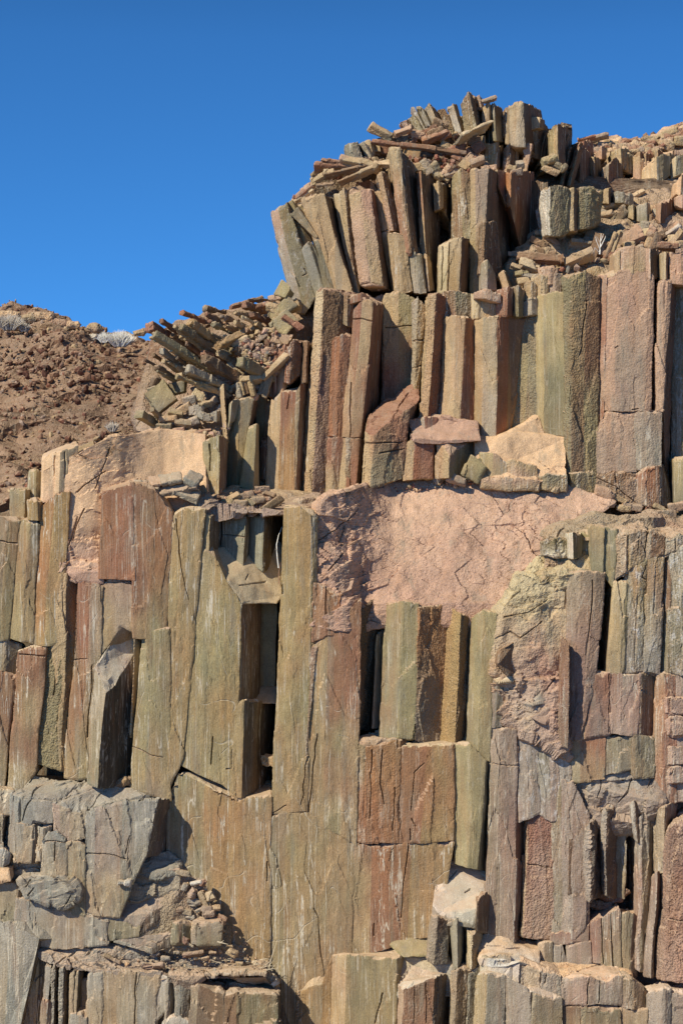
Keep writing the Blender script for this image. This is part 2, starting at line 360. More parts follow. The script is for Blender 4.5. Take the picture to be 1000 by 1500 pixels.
def C(edges, col='ol', back=.9, bk=None, rise=0, n=None, Y=None, top=None, r=.3, v=.7, li=0, du=.8, amp=.016, chip=.012, cr=(), var=.5, name='rock_column', cat='rock column', struct=False, L=6.0):
    """upright column from its front edges [(x_top,y_top,x_bottom,y_bottom,depth_offset)...]"""
    Y = TIER['Y'] if Y is None else Y
    if SQ[0]:
        Y = my(Y); edges = [(*e[:4], e[4]*.3 if e[4] < 0 else e[4]*.8) for e in edges]
        if bk: bk = [(x, y, d*.45) for x, y, d in bk]
    chip *= {'right': 1.7, 'fore': 1.6}.get(TIER.get('key'), 1)
    edges = [(*e[:4], e[4]*(.45 if TIER.get('key') in ('wall', 'right') else .6) if abs(e[4]) < .17 else e[4]) for e in edges]
    if TIER.get('key') == 'upper' and edges[-1][0] < 395 and edges[0][1] > 560: Y -= .3
    wd = 1.1 if TIER.get('key') in ('wall', 'right', 'upper', 'fore') else 0
    e0, e1 = edges[0], edges[-1]; edges[0] = (e0[0]-wd, e0[1], e0[2]-wd, e0[3], e0[4]); e1 = edges[-1]; edges[-1] = (e1[0]+wd, e1[1], e1[2]+wd, e1[3], e1[4])
    tp = [P(e[0], e[1], Y+e[4]) for e in edges]; bt = [P(e[2], e[3], Y+e[4]) for e in edges]
    ne = len(edges)
    if bk:
        tb = [P(x, y, Y+d) for x, y, d in bk]
        bb = []
        for k, p in enumerate(tb):
            ref = bt[-1] if k < (len(tb)+1)/2 else bt[0]; rt = tp[-1] if k < (len(tb)+1)/2 else tp[0]
            bb.append(np.array([p[0]+(ref[0]-rt[0]), p[1], ref[2]]))
    else:
        dmax = max(e[4] for e in edges)+back
        tb = []; bb = []
        for e, t_, b_ in ((edges[-1], tp[-1], bt[-1]), (edges[0], tp[0], bt[0])):
            dy = Y+dmax
            k = t_[2]+rise*px_of(dy)
            tb.append(np.array([t_[0], dy, k])); bb.append(np.array([b_[0], dy, b_[2]]))
    V = tp+tb+bt+bb; m = len(tp)+len(tb); F = []; fc = []
    cols = parse_col(col, ne-1)  # faces turned from the sun often get a dark tone as painted shade
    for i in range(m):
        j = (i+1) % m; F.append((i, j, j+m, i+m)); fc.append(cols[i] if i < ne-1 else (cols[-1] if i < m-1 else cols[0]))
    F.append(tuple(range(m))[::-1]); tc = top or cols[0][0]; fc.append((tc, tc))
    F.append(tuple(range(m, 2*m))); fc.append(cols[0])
    F = [f[::-1] for f in F]
    xs = (edges[0][0], edges[-1][0]); hh = edges[0][3]-edges[0][1]
    if hh > 130 and not struct and False:
        tt_ = .25+.5*((SEED[0]*53) % 97)/97; yc = edges[0][1]+hh*tt_; sl_ = (((SEED[0]*29) % 13)-6)*.012
        xa = edges[0][0]+(edges[0][2]-edges[0][0])*tt_; xb_ = edges[-1][0]+(edges[-1][2]-edges[-1][0])*tt_
        cr = list(cr)+[[(xa-2, yc), ((xa+xb_)/2, yc+sl_*(xb_-xa)+2), (xb_+2, yc+sl_*(xb_-xa))]]
    o = solid(name, V, F, fc, mask=(v, r, du, li), amp=amp, rough=r, chip=chip, cracks=cr, var=var, L=L, rim=m, flake=min(1, max(.12, (xs[1]-xs[0]-6)/22))*(.07+.26*r)*{'right': 1.35, 'fore': 1.8, 'lean': 1.1}.get(TIER.get('key'), 1))
    if struct: o['kind'] = 'structure'; return o
    reg(o, 'column', cols, n, cat)
    o['_h'] = abs(edges[0][3]-edges[0][1]); o['_w'] = edges[-1][0]-edges[0][0]
    return o
def G(poly, Yf, T=1.0, col='dp', name='rock_slope', n=None, r=.4, v=.3, du=.3, li=0, amp=.05, chip=.02, cr=(), var=.3, struct=True, L=6.0, cat='rock', flake=0):
    """outline at varying depth (x, y, Y) extruded back by T metres"""
    cb = callable(Yf); Ym = 28.5
    def remap(V):
        q = np.stack([500+V[:, 0]/Ym/FOV*1000, 750-V[:, 2]/Ym/FOV*1000], 1)
        W = np.array([P(a, b_, Yf(a, b_)) for a, b_ in q]); W[:, 1] += V[:, 1]-Ym; return W
    f = [P(x, y, (Ym if cb else Yf)) if len(p_) == 2 else P(p_[0], p_[1], my(p_[2])) for p_ in poly for (x, y) in [p_[:2]]]
    b = [p+np.array([0, T, 0]) for p in f]; m = len(f)
    V = f+b; F = [tuple(range(m)), tuple(range(m, 2*m))[::-1]]+[(i, i+m, (i+1) % m+m, (i+1) % m) for i in range(m)]
    c = parse_col(col, 1)[0]
    o = solid(name, V, F, [c]*len(F), mask=(v, r, du, li), amp=amp, rough=r, chip=chip, cracks=cr, var=var, L=L, remap=remap if cb else None, flake=flake)
    if struct: o['kind'] = 'structure'
    else: reg(o, 'block', [c], n, cat)
    return o
rs = random.Random(5)
def S(x0, y0, x1, y1, w, col='br', Y=None, d0=0, d1=0, t=None, roll=25, sides=4, n=None, r=.45, li=0, name='rock_slab', cat='rock slab', kind='slab', du=.5, v=.2, chip=.016, amp=.015, sk=.25, L=5.0):
    """fallen prism from (x0,y0) to (x1,y1), w px across in view, t px thick in depth"""
    Y = my(TIER['Y'] if Y is None else Y); t = w if t is None else t
    a, b = P(x0, y0, Y+d0), P(x1, y1, Y+d1); ax = (b-a)/np.linalg.norm(b-a)
    vd = np.array([0, 1., 0]); u = np.cross(ax, vd); u /= np.linalg.norm(u); q = np.cross(u, ax)
    s = px_of(Y); V = []; ro = R(roll)
    f_ = max(.62, w/(abs(w*math.cos(ro))+abs(t*math.sin(ro))+1e-6)); w *= f_; t *= max(f_, .8)
    pts = []
    for k in range(sides):
        an = 2*math.pi*(k+.5)/sides; rad = (1.41 if sides == 4 else 1.12)*(1+rs.uniform(-.12, .12))
        pts.append((math.cos(an)*rad*w/2*s, math.sin(an)*rad*t/2*s))
    for e, c in ((0, a), (1, b)):
        tilt = (rs.uniform(-sk, sk), rs.uniform(-sk, sk)); sc_ = rs.uniform(.86, 1.06)
        for (p1, p2) in pts:
            c1 = p1*math.cos(ro)-p2*math.sin(ro); c2 = p1*math.sin(ro)+p2*math.cos(ro)
            V.append(c+(u*c1+q*c2)*sc_+ax*(c1*tilt[0]+c2*tilt[1]))
    F = [tuple(range(sides)), tuple(range(sides, 2*sides))[::-1]]+[(i, i+sides, (i+1) % sides+sides, (i+1) % sides) for i in range(sides)]
    cc = parse_col(col, 1)[0]
    o = solid(name, V, F, [cc]*len(F), mask=(v, r, du, li), amp=amp, rough=r, chip=chip, var=.35, L=L, flake=.3, stretch=True)
    reg(o, kind, [cc], n, cat); o['_h'] = math.hypot(x1-x0, y1-y0); o['_w'] = w
    return o
def B(x, y, w, h, col='br', Y=None, ang=0, t=None, **k):
    """a block w x h px centred on (x, y), turned by ang degrees in view"""
    c, s_ = math.cos(R(ang))*w/2, math.sin(R(ang))*w/2
    k.setdefault('name', 'rock_block'); k.setdefault('cat', 'rock block'); k.setdefault('kind', 'block')
    return S(x-c, y+s_, x+c, y-s_, h, col, Y, t=t, **k)
# ================================================================ MAIN WALL
# rock mass behind the columns; its dark sheets paint shade into the gaps
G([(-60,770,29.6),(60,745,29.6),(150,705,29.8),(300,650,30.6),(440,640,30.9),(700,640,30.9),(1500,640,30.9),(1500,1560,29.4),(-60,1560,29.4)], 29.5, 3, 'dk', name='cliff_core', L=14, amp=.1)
# ---- leaning sandy slope on top of the wall, left
def sms(t): t = min(1, max(0, t)); return t*t*(3-2*t)
def yl(x, y): return 28.04+max(0, (850-y))*.0046*(.1+.9*sms((x-108)/150))
G([(96,848),(86,842),(92,790),(101,722),(62,736),(62,690),(85,676),(112,664),(160,640),(240,631),(301,637),(301,765),(215,770),(190,770),(152,770),(150,850),(135,856)],
  yl, .9, 'sd>dp', name='sandy_slope', flake=lambda q: .4+.4*np.clip((q[:, 1]-690)/80, 0, 1), amp=.04, r=.35, chip=.008, var=.1, du=.2, v=0, L=5,
  cr=[[(160,655),(152,680),(140,715)],[(154,690),(122,712),(112,720)],[(123,745),(112,768),(106,790)],[(113,757),(90,832)]])
G([(100,838),(150,836),(150,853),(120,852)], 28.02, .5, 'pk', name='sandy_slope', L=5)
tier('wall', 'in the olive lower wall', 28, 'columns of the lower wall')
# far left strips
C([(-30,755,-34,940,.15),(10,757,0,940,0),(29,758,12,938,.06)], 'og,gn>ol', cr=[[(-10,792),(30,796)]], n='grey green column with a blue film at its top, at the far left edge')
C([(30,758,15,936,.08),(44,760,30,942,-.03),(58,764,47,944,.04)], 'ol,og>ot', n='grey olive column beside the thin black leaning crack')
C([(40,730,41,762,.0),(55,729,56,763,-.1),(60,731,60,763,.15)], 'oc', back=.3, top='ta', n='short ochre stub beside a black slot above the leaning crack', du=.9)
C([(17,716,17,760,.4),(36,718,36,760,.35),(42,716,42,755,.5)], 'ol', back=.4, n='small weathered block with a round hollow beside the ochre stub')
C([(43,690,41,740,.55),(52,685,52,735,.5),(63,694,62,735,.6)], 'ol>og', n='olive grey block on the end of the sandy slope', back=.4)
C([(60,740,49,945,.1),(80,724,64,946,-.05),(101,716,90,945,.04)], 'ro>oc,oc>yo', v=.9, n='orange tan column with a white seam under the striped pale block')
C([(62,672,61,736,.2),(88,660,86,722,.12),(113,652,110,716,.2)], 'sd,cr', v=.4, r=.15, var=.15, bk=[(112,646,.6),(64,664,.6)], cr=[[(80,668),(79,712)],[(95,662),(94,700)]], n='pale block with fine upright stripes at the end of the sandy slope')
C([(87,840,76,946,.05),(99,838,90,1128,-.05),(118,846,110,1130,.2)], 'ta>ot,br>oc', r=.62, v=.1, n='narrow column with a pale left edge and a coarse brown face')
C([(58,938,56,1120,.12),(88,942,86,1128,.0),(97,945,95,1130,.1)], 'gn>ol', r=1.0, v=0, cr=[[(82,950),(80,1000),(78,1018)],[(92,1005),(90,1080)]], chip=.03, n='coarse olive face split by a short dark crack, below the orange tan column')
C([(27,955,12,1158,.0),(48,944,34,1160,-.08),(67,946,52,1130,-.04)], 'rd>ot,rd>ta', v=1, top='cr', cr=[[(28,960),(65,962)]], n='pinkish column with thin white upright stripes')
C([(-20,985,-24,1156,.02),(-2,984,-10,1156,-.04),(22,990,5,1156,.04)], 'rd>ta', v=1, n='brownish column left of the long black crack, at the left edge')
C([(-20,930,-20,985,.1),(8,935,6,985,.05),(30,945,24,990,.2)], 'gy>og', r=.5, chip=.04, n='broken grey block with a small dark triangle at the left edge', back=.4)
# pink topped face over the slanting pale block
C([(117,848,95,1140,.02),(135,850,115,1142,-.06),(151,852,137,1140,-.03)], 'rd>ot,pg>ol', v=.8, cr=[[(96,968),(128,966)],[(135,975),(130,1080)]], n='broad pinkish brown column below the step of the sandy slope', top='pk')
C([(150,720,145,848,-.10),(193,708,196,850,-.16)], 'rd>ru', v=.5, var=.7, back=.6, rise=8, n='square brick red panel with a pale broken foot', top='pk', du=.3)
C([(148,848,143,966,.04),(178,850,177,919,.0),(202,850,201,932,-.02)], 'pg>ot', v=.5, n='mottled face under the brick red panel', back=.3, cr=[[(150,853),(190,852),(198,856)]])
C([(193,706,196,935,-.14),(225,712,214,935,-.1),(252,752,231,1160,-.02)], 'rd>ot,ru>ol', v=.6, var=.7, rise=6, cr=[[(193,715),(192,750)]], top='pk', du=.4, n='tall rust and olive column with a rounded pink shoulder')
C([(139,978,128,1148,-.20),(154,1014,143,1154,-.34),(178,986,174,1154,.02),(199,950,194,1154,.32)], 'gy>og,bk,bk', bk=[(203,928,.36),(177,914,.2)], top='wh', r=.25, var=.1, chip=.008, amp=.01, du=.1, n='column with a smooth pale slanting top beside a deep black recess')  # blackish right faces carry the shade of the recess in their colour
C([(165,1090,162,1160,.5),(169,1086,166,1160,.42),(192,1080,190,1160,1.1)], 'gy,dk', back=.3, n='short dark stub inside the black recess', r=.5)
C([(193,1028,176,1088,.35),(197,1030,182,1084,.30),(196,1060,188,1080,.5)], 'gy', back=.1, n='thin pale blade leaning in the black recess', v=0, chip=.006)
C([(197,935,193,1080,.15),(203,932,196,1080,.2)], 'ta', back=.2, chip=.006, n='thin pale sliver on the edge of the black recess')
C([(209,930,193,1156,.0),(228,924,214,1162,-.1),(246,920,250,1174,-.07)], 'ol,ol>ot', v=.8, top='pk', rise=6, cr=[[(193,1090),(205,1096),(220,1106),(240,1110)]], n='broad olive column right of the black recess')
C([(253,756,230,1174,.02),(268,744,243,1174,-.07),(299,744,268,1110,-.04)], 'oc>ol,oc>ot', v=.8, top='cr', rise=5, cr=[[(258,760),(265,830),(275,880)]], n='tall ochre column between two long dark joints')
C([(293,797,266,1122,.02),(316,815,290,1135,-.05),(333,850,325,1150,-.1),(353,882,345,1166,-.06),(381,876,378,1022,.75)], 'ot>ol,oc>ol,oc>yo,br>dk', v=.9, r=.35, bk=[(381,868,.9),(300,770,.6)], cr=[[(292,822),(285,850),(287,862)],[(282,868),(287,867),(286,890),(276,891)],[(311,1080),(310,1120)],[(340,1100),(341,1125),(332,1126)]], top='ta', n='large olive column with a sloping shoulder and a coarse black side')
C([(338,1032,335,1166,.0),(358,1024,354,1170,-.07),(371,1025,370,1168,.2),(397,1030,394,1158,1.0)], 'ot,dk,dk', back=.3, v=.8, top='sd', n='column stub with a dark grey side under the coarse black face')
C([(380,872,378,1012,.95),(404,870,401,1014,.9)], 'yo>ta', v=.2, var=.2, n='smooth pale olive face at the back of the narrow slot', back=.4)
G([(372,1006,28.9),(404,1006,28.9),(404,1030,28.55),(372,1030,28.55)], 28.6, .4, 'sd', name='dust_ledge', amp=.02)
B(397,1114,14,24,'ta',Y=28.35,ang=90,t=14,n='small rounded tan stone wedged in the black slot',name='stone',cat='stone')
# sandy shelf with the four dark pillars
G([(303,806,28.35),(330,795,28.9),(412,795,29.1),(412,872,28.45),(404,884,28.3),(353,884,28.0),(333,852,27.98)], 28.2, .5, 'cr', name='dust_ledge', amp=.03, r=.25, L=4, cr=[[(362,842),(358,850)],[(350,858),(370,856),(388,853)]])
C([(300,750,296,800,.1),(308,752,306,812,.05),(328,750,326,812,.8)], 'ta,dk', bk=[(345,744,1.0),(305,745,.9)], top='ta', n='pillar with a tan edge and black side at the left of the sandy shelf')
C([(327,754,325,814,.55),(360,756,356,832,.35),(371,752,369,828,.9)], 'og>bg,dk', back=.3, top='cr', v=.9, cr=[[(327,783),(358,786)]], n='broad grey striped pillar standing on the sandy shelf', Y=28)
C([(368,752,366,826,.6),(387,758,384,836,.4),(409,752,408,830,1.2)], 'og>bg,dk', back=.3, top='cr', v=.8, n='narrow grey pillar with a black side standing on the sandy shelf')
S(399,752,387,828,8,'br',Y=28.75,n='thin brown splinter leaning in the dark corner of the shelf',name='rock_splinter',t=5)
# wall right of the slot
C([(417,745,400,1192,.06),(438,742,424,1192,-.05),(457,748,449,1190,-.04),(464,752,458,1000,.1)], 'oc>ol,oc>ol,yo', v=.8, top='cr', rise=6, cr=[[(411,800),(412,870)],[(400,1192),(420,1180)],[(455,945),(452,1100),(441,1180)]], n='tall tan and olive column rising from the slot to the pink slope')
C([(459,850,457,940,-.04),(480,862,478,932,-.1),(500,868,497,935,-.02)], 'rd,ru', r=.5, chip=.04, back=.4, n='short broken rust coloured block on the edge of the pink slope', cr=[[(477,860),(476,905)]])
C([(455,945,447,1190,.0),(480,925,472,1212,-.07),(505,895,497,1225,-.1),(528,876,520,1240,-.05)], 'ot>ol,rd>ol,rd>ta', v=1, top='pk', r=.35, cr=[[(465,1075),(452,1190)]], n='broad brown column covered in thin white upright stripes')
C([(456,946,446,1190,-.02),(462,942,451,1060,-.07)], 'pu>br', back=.2, r=.8, n='thin purplish strip on the striped brown column', chip=.006)
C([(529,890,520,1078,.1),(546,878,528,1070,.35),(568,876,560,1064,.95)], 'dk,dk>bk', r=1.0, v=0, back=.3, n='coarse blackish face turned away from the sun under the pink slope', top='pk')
C([(552,930,546,1068,.3),(563,920,556,1066,.5)], 'og>gy', back=.1, r=.4, n='grey green blade beside the coarse blackish face', chip=.008)
C([(567,882,556,1080,.25),(590,880,580,1084,.1),(612,884,606,1084,.12)], 'ol>og,ol', v=.6, top='pk', rise=5, n='smooth olive column with one white thread down its middle')
C([(613,890,609,1086,.06),(655,884,645,1088,.34),(673,900,667,1088,.16),(689,905,684,1088,.42)], 'ro>pu,oc,br', r=.85, v=.1, top='pk', rise=5, cr=[[(613,890),(610,930)],[(628,905),(631,912)]], n='orange rust column with a coarse face and an ochre edge')
C([(690,905,683,1092,.22),(706,893,700,1108,.0),(724,900,717,1116,.02)], 'yo>og,yo>ol', v=.4, top='cr', n='pale yellowish olive column beside the orange rust one')
C([(664,1090,666,1266,.02),(690,1088,684,1272,-.14),(712,1114,698,1274,-.1),(721,1116,709,1276,.35)], 'yo,yo>ol,gn', v=.3, back=.3, var=.3, top='cr', r=.2, n='yellowish olive column hanging over a small black overhang')
# rust panels
C([(517,1084,517,1233,.06),(536,1092,530,1236,-.08),(586,1082,582,1236,-.1)], 'og>ru,ro>ru', r=.6, v=.5, var=.8, bk=[(600,1082,.3),(560,1068,.4),(520,1078,.3)], top='pk', cr=[[(560,1100),(556,1150),(562,1180)],[(578,1155),(574,1218)],[(545,1100),(540,1200)]], n='bright rust panel broken by dark upright cracks', chip=.03)
C([(587,1094,584,1236,-.08),(626,1092,614,1236,-.14),(665,1090,662,1232,-.1)], 'ru>rd,ro>oc', r=.45, v=.3, var=.7, bk=[(680,1085,.3),(600,1084,.3)], top='cr', cr=[[(622,1118),(607,1132),(601,1188)],[(602,1200),(609,1212)],[(600,1215),(600,1232)]], n='orange rust panel with a stepped crack, beside the yellowish olive column')
C([(515,1236,508,1400,.0),(545,1240,540,1398,-.07),(590,1236,586,1385,-.09),(602,1236,596,1378,-.08),(663,1234,640,1372,-.1)], 'rd>ot,ru>rd,ru>oc,oc', r=.4, v=1, var=.7, cr=[[(597,1240),(590,1300),(587,1345)],[(547,1355),(547,1372)],[(575,1240),(570,1262)]], n='rust and ochre face above the low cave, split by one long dark crack')
C([(396,1198,392,1500,.03),(420,1186,410,1510,-.03),(450,1190,440,1510,-.05),(480,1210,476,1480,-.05),(520,1236,512,1402,-.04)], 'og>ol,ol>ot,ol>ot,ot', v=1, cr=[[(395,1196),(405,1192),(406,1182),(432,1182)],[(458,1330),(466,1345),(469,1400),(475,1440)],[(470,1450),(476,1430)]], n='large lower face webbed with white hairlines, in the middle of the wall', L=5)
C([(246,1176,244,1510,.06),(262,1130,262,1510,.0),(300,1150,300,1510,-.05),(350,1172,348,1510,-.06),(397,1165,392,1510,-.02)], 'og>ol,ol>ot,oc>ot,ot>oc', v=1, var=.6, top='cr', rise=8, cr=[[(392,1262),(391,1290)],[(256,1112),(254,1170),(247,1176)],[(262,1130),(290,1142),(320,1160),(345,1172)]], n='large ochre and olive face striped with white, above the rubble corner', L=5)
C([(434,1452,432,1520,-.1),(438,1450,436,1520,-.14),(470,1440,470,1520,-.14),(485,1400,483,1520,-.12),(506,1400,504,1520,-.25),(580,1404,578,1520,-.3),(586,1404,584,1520,-.2)], 'ta,oc,oc,ta,ol,ol', v=.7, bk=[(600,1384,.2),(500,1396,.1)], top='cr', n='olive block with a pale dusty top under the low cave', cr=[[(560,1455),(548,1500)],[(436,1452),(435,1500)]])
G([(570,1385,27.9),(590,1372,28.05),(632,1368,28.1),(640,1400,27.8),(590,1402,27.75)], 28, .5, 'ol', name='dust_ledge', L=5)
G([(582,1398,27.95),(600,1380,28.05),(640,1380,28.05),(662,1418,27.75),(660,1460,27.7),(584,1460,27.6)], 28, .5, 'cr>gy', name='dust_ledge', L=4, flake=.8, r=.5)
# block with the pale top
C([(634,1325,633,1352,-.25),(640,1336,640,1354,-.3),(662,1344,662,1356,-.34),(692,1350,692,1360,-.3),(700,1330,700,1364,-.25),(716,1300,712,1368,.1)], 'gy,gy,gy,gy,dk', bk=[(709,1277,.28),(672,1262,.26),(655,1256,.3),(641,1266,.15)], top='wh', r=.2, v=0, var=.15, n='pale grey block with a smooth sloping top under the small overhang', chip=.03, cr=[[(658,1288),(668,1276)],[(680,1308),(688,1303)]])
C([(700,1318,697,1365,-.3),(717,1300,714,1368,.15)], 'rb>dk', back=.2, n='dark brown end face of the pale sloping block', r=.5)
C([(634,1344,626,1408,-.4),(640,1342,634,1414,-.43),(656,1348,652,1412,-.3)], 'gy,dk>bg', back=.3, r=.8, v=.1, n='short dark grey coarse stub standing on the pale ledge')
C([(660,1345,664,1420,-.3),(668,1345,668,1420,-.4),(680,1350,676,1425,.1)], 'gy,bg', back=.2, n='narrow grey blade between two dark cracks on the ledge', v=0)
C([(684,1362,684,1418,-.3),(690,1366,688,1420,-.4),(704,1360,703,1416,-.15)], 'cr,gn>ot', back=.3, n='small olive stub with a tan top on the pale ledge', r=.6)
C([(583,1438,580,1520,-.5),(590,1446,586,1520,-.62),(636,1432,632,1520,-.66),(660,1420,650,1520,-.1)], 'pk,rb>rd,dk', bk=[(660,1412,.0),(600,1410,-.1)], top='wh', v=.6, r=.6, n='reddish brown column with a pale cap at the bottom edge', cr=[[(606,1440),(605,1500)],[(623,1440),(622,1500)]])
C([(661,1424,659,1520,-.45),(668,1420,664,1520,-.5),(686,1416,680,1520,-.35)], 'pg,br', n='narrow brown column at the bottom edge beside the pale capped one', back=.4, r=.6)
C([(686,1420,682,1520,-.4),(704,1416,700,1520,-.25)], 'bg>gy', n='thin grey column at the bottom edge', back=.4, r=.6)
C([(696,1428,692,1520,-.45),(712,1424,708,1520,-.6),(740,1428,738,1520,-.55),(778,1452,776,1520,-.6),(822,1462,822,1520,-.5)], 'ot>ta,gy>bg,gy,gy>ol', v=.5, r=.4, chip=.05, bk=[(800,1440,-.2),(705,1420,-.1)], top='wh', n='wide grey weathered column at the bottom edge, with a pale crest')
# ---- pink slope
def yp(x, y): return 28.02+max(0, 885-y)*.0085*(.14+.86*sms((x-462)/120))+.26*sms((y-780)/100)*sms((x-500)/40)+.03
G([(452,905),(460,840),(464,800),(466,742),(478,728),(520,716),(548,706),(600,700),(690,692),(800,705),(900,735),(870,760),(800,800),(806,830),(765,862),(728,900),(700,918),(640,915),(560,915),(500,930),(466,945)],
  yp, 1.0, 'dp>pk', name='pink_slope', flake=lambda q: .28+.9*np.clip((570-q[:, 0])/70, 0, 1)+.5*np.clip((q[:, 0]-700)/80, 0, 1), r=.6, amp=.07, v=.0, du=.1, L=3.2, chip=.01, var=.15,
  cr=[[(468,790),(490,778),(508,762),(520,748)],[(500,800),(506,770)],[(480,836),(500,812)],[(728,880),(745,868),(752,858)]])
# ---- wall right of the pink slope
tier('right', 'right of the pink slope', 28, 'columns of the lower wall')
G([(722,905,28.05),(740,880,28.1),(762,850,28.3),(800,812,28.6),(832,800,28.6),(834,860,28.2),(830,940,28.1),(822,1000,28.05),(815,1078,28.0),(835,1110,28.0),(790,1078,28.02),(735,1064,28.05),(720,1060,28.08)],
  28.1, .8, 'cr>pk', name='ochre_slope', flake=1.2, r=.7, amp=.12, v=.2, du=.1, L=4.5, chip=.02, var=.3, li=.1, cr=[[(724,935),(745,926),(760,936)],[(760,935),(790,912)],[(735,905),(770,898),(800,880)],[(760,1040),(800,1010),(812,990)],[(745,880),(760,870)]])
G([(728,972,27.75),(730,955,27.85),(745,945,27.9),(760,936,28.05),(758,984,28.1),(742,990,27.8)], 27.8, .3, 'br', struct=False, n='brown triangular facet jutting from the ochre slope', name='rock_block', cat='rock block', r=.6)
G([(722,996,28.0),(742,986,27.98),(762,984,28.05),(750,998,27.9),(728,1000,27.85)], 27.8, .3, 'cr', name='ochre_slope')
G([(770,1034,27.9),(800,1006,27.98),(802,1026,27.95),(780,1034,27.8)], 27.8, .3, 'br>gy', struct=False, n='grey wedge under a short black crack on the ochre slope', name='rock_block', cat='rock block')
G([(778,1052,27.8),(790,1046,27.85),(812,1030,27.95),(813,1046,27.95),(800,1062,27.8)], 27.8, .3, 'gy>pk', struct=False, n='small grey pink block at the foot of the ochre slope', name='rock_block', cat='rock block')
C([(723,925,716,1066,.05),(730,915,726,1066,.0),(737,922,735,1066,.1)], 'bg,og', li=.5, n='narrow blue grey strip beside the yellowish olive column')
C([(722,1062,708,1366,.05),(736,1066,724,1374,-.04),(758,1070,752,1384,-.06),(768,1200,762,1376,.4)], 'pg>pu,pu>pg,rb', v=.8, r=.4, n='tall purplish grey column with a dark brown side', cr=[[(722,1118),(758,1122)]])
C([(759,1066,760,1205,.02),(775,1072,774,1200,-.02),(788,1080,790,1190,.06)], 'bg>gy', li=.9, n='dark blue grey face streaked with white crust', r=.4)
C([(787,1080,785,1190,.05),(805,1090,806,1205,.0),(818,1098,822,1200,.06),(836,1120,838,1200,.05)], 'og>gy,pg,gy', li=.85, n='weathered grey face with large white crust patches', r=.4)
C([(768,1190,761,1370,.22),(772,1186,766,1372,.1),(808,1196,808,1380,.1)], 'ta,rd>pk', r=.95, v=.2, n='coarse pink plate with one thin crosswise crack', cr=[[(770,1266),(808,1272)]], back=.4)
C([(808,1196,808,1380,.08),(822,1140,822,1382,.05),(838,1140,838,1382,-.02),(862,1190,862,1352,-.05)], 'ol>gy,pg>gy,pg>pu', v=.6, r=.5, n='broad pinkish grey face left of the dark fins', li=.2, cr=[[(790,1380),(862,1378)],[(838,1230),(833,1300)]])
C([(834,1230,832,1312,-.04),(846,1215,842,1310,.1)], 'br', back=.2, n='thin brown fin on the pinkish grey face', r=.6)
# tall purplish column & recess
C([(830,840,828,1084,.05),(848,836,840,1086,-.08),(868,838,850,1084,-.1),(883,838,872,1000,-.02)], 'pg>pu,pu,pu>pg', r=.55, v=.4, var=.5, top='pk', rise=3, n='tall purplish column beside the long black slot', cr=[[(866,850),(862,940)]])
C([(824,932,813,1090,-.12),(832,940,831,1096,-.25)], 'rb>br', back=.25, r=.7, n='narrow brown prism hanging in front of the tall purplish column')
C([(833,782,833,818,.2),(838,780,838,819,.15),(850,781,849,816,.3)], 'wh,gn', back=.3, n='small dark olive stub at the top of the wall', top='cr')
C([(849,776,849,818,.45),(870,775,868,836,.4)], 'ol>sd', back=.3, n='olive grey face with a square sandy patch', var=.1)
C([(868,768,866,836,.12),(884,770,880,845,.02)], 'ot>og', back=.6, v=.4, n='narrow olive pillar above the black slot')
C([(885,771,881,838,.15),(904,773,896,860,.1),(908,775,900,860,.3)], 'og>ol', back=.7, v=.4, n='grey olive pillar touching the narrow one above the black slot')
C([(880,840,876,990,1.1),(905,840,900,990,1.1)], 'dk', n='face in painted shade at the back of the long black slot')  # dark brown stands in for the shade inside the slot
C([(899,852,890,986,.06),(916,848,910,986,.0),(920,850,916,986,.1)], 'cr>yo,ol', v=.3, li=.15, n='pale yellowish olive pillar right of the black slot', back=1)
C([(918,800,914,986,.12),(934,812,930,986,.02),(946,820,943,986,.1)], 'ot>bg,ol>bg', li=.9, r=.6, n='pillar thick with white crust below the broken pink crest', cr=[[(944,828),(938,846),(944,850)]], chip=.03)
C([(946,812,943,986,.1),(960,812,955,986,.04),(970,816,966,990,.1)], 'ot>bg', li=.3, r=.6, n='blue grey pillar next to the white crusted one', cr=[[(946,820),(945,870)]])
C([(970,812,966,990,.2),(981,815,978,988,.12)], 'rb>gn', r=.5, li=.3, n='narrow reddish then olive strip near the right edge')
C([(981,800,978,990,.1),(1002,796,1000,990,.0),(1030,796,1030,990,.1)], 'gy>og,gy', li=.75, r=.6, n='grey column with curling white crust at the right edge')
C([(900,786,900,850,.1),(920,776,918,838,-.02),(948,774,942,822,.05)], 'pk>pg,pu>ot', r=.8, chip=.06, rise=12, top='pk', n='broken pinkish block on the crest right of the two pillars', back=.4, cr=[[(935,788),(932,812)]])
C([(949,786,944,822,.08),(956,776,951,818,.0),(974,784,972,815,.1)], 'pg,rb', r=.8, chip=.05, rise=8, top='pk', n='round shouldered reddish block on the crest', back=.4)
C([(974,786,972,816,.1),(990,780,990,806,.0),(1020,778,1020,806,.1)], 'gy>pg', r=.8, chip=.05, rise=10, top='pk', n='grey pink block on the crest at the right edge', back=.4, li=.4)
G([(800,785,28.5),(822,772,28.7),(868,756,29.0),(905,768,29.0),(950,760,29.1),(1020,758,29.2),(1020,782,28.6),(940,786,28.3),(900,790,28.3),(868,790,28.3),(835,790,28.4),(835,826,28.4),(800,830,28.3)], 28.5, .7, 'pg>pk', name='grey_slope', flake=1.2, r=.8, amp=.1, L=5, chip=.04, cr=[[(800,800),(812,790),(825,776)],[(868,770),(905,768)]])
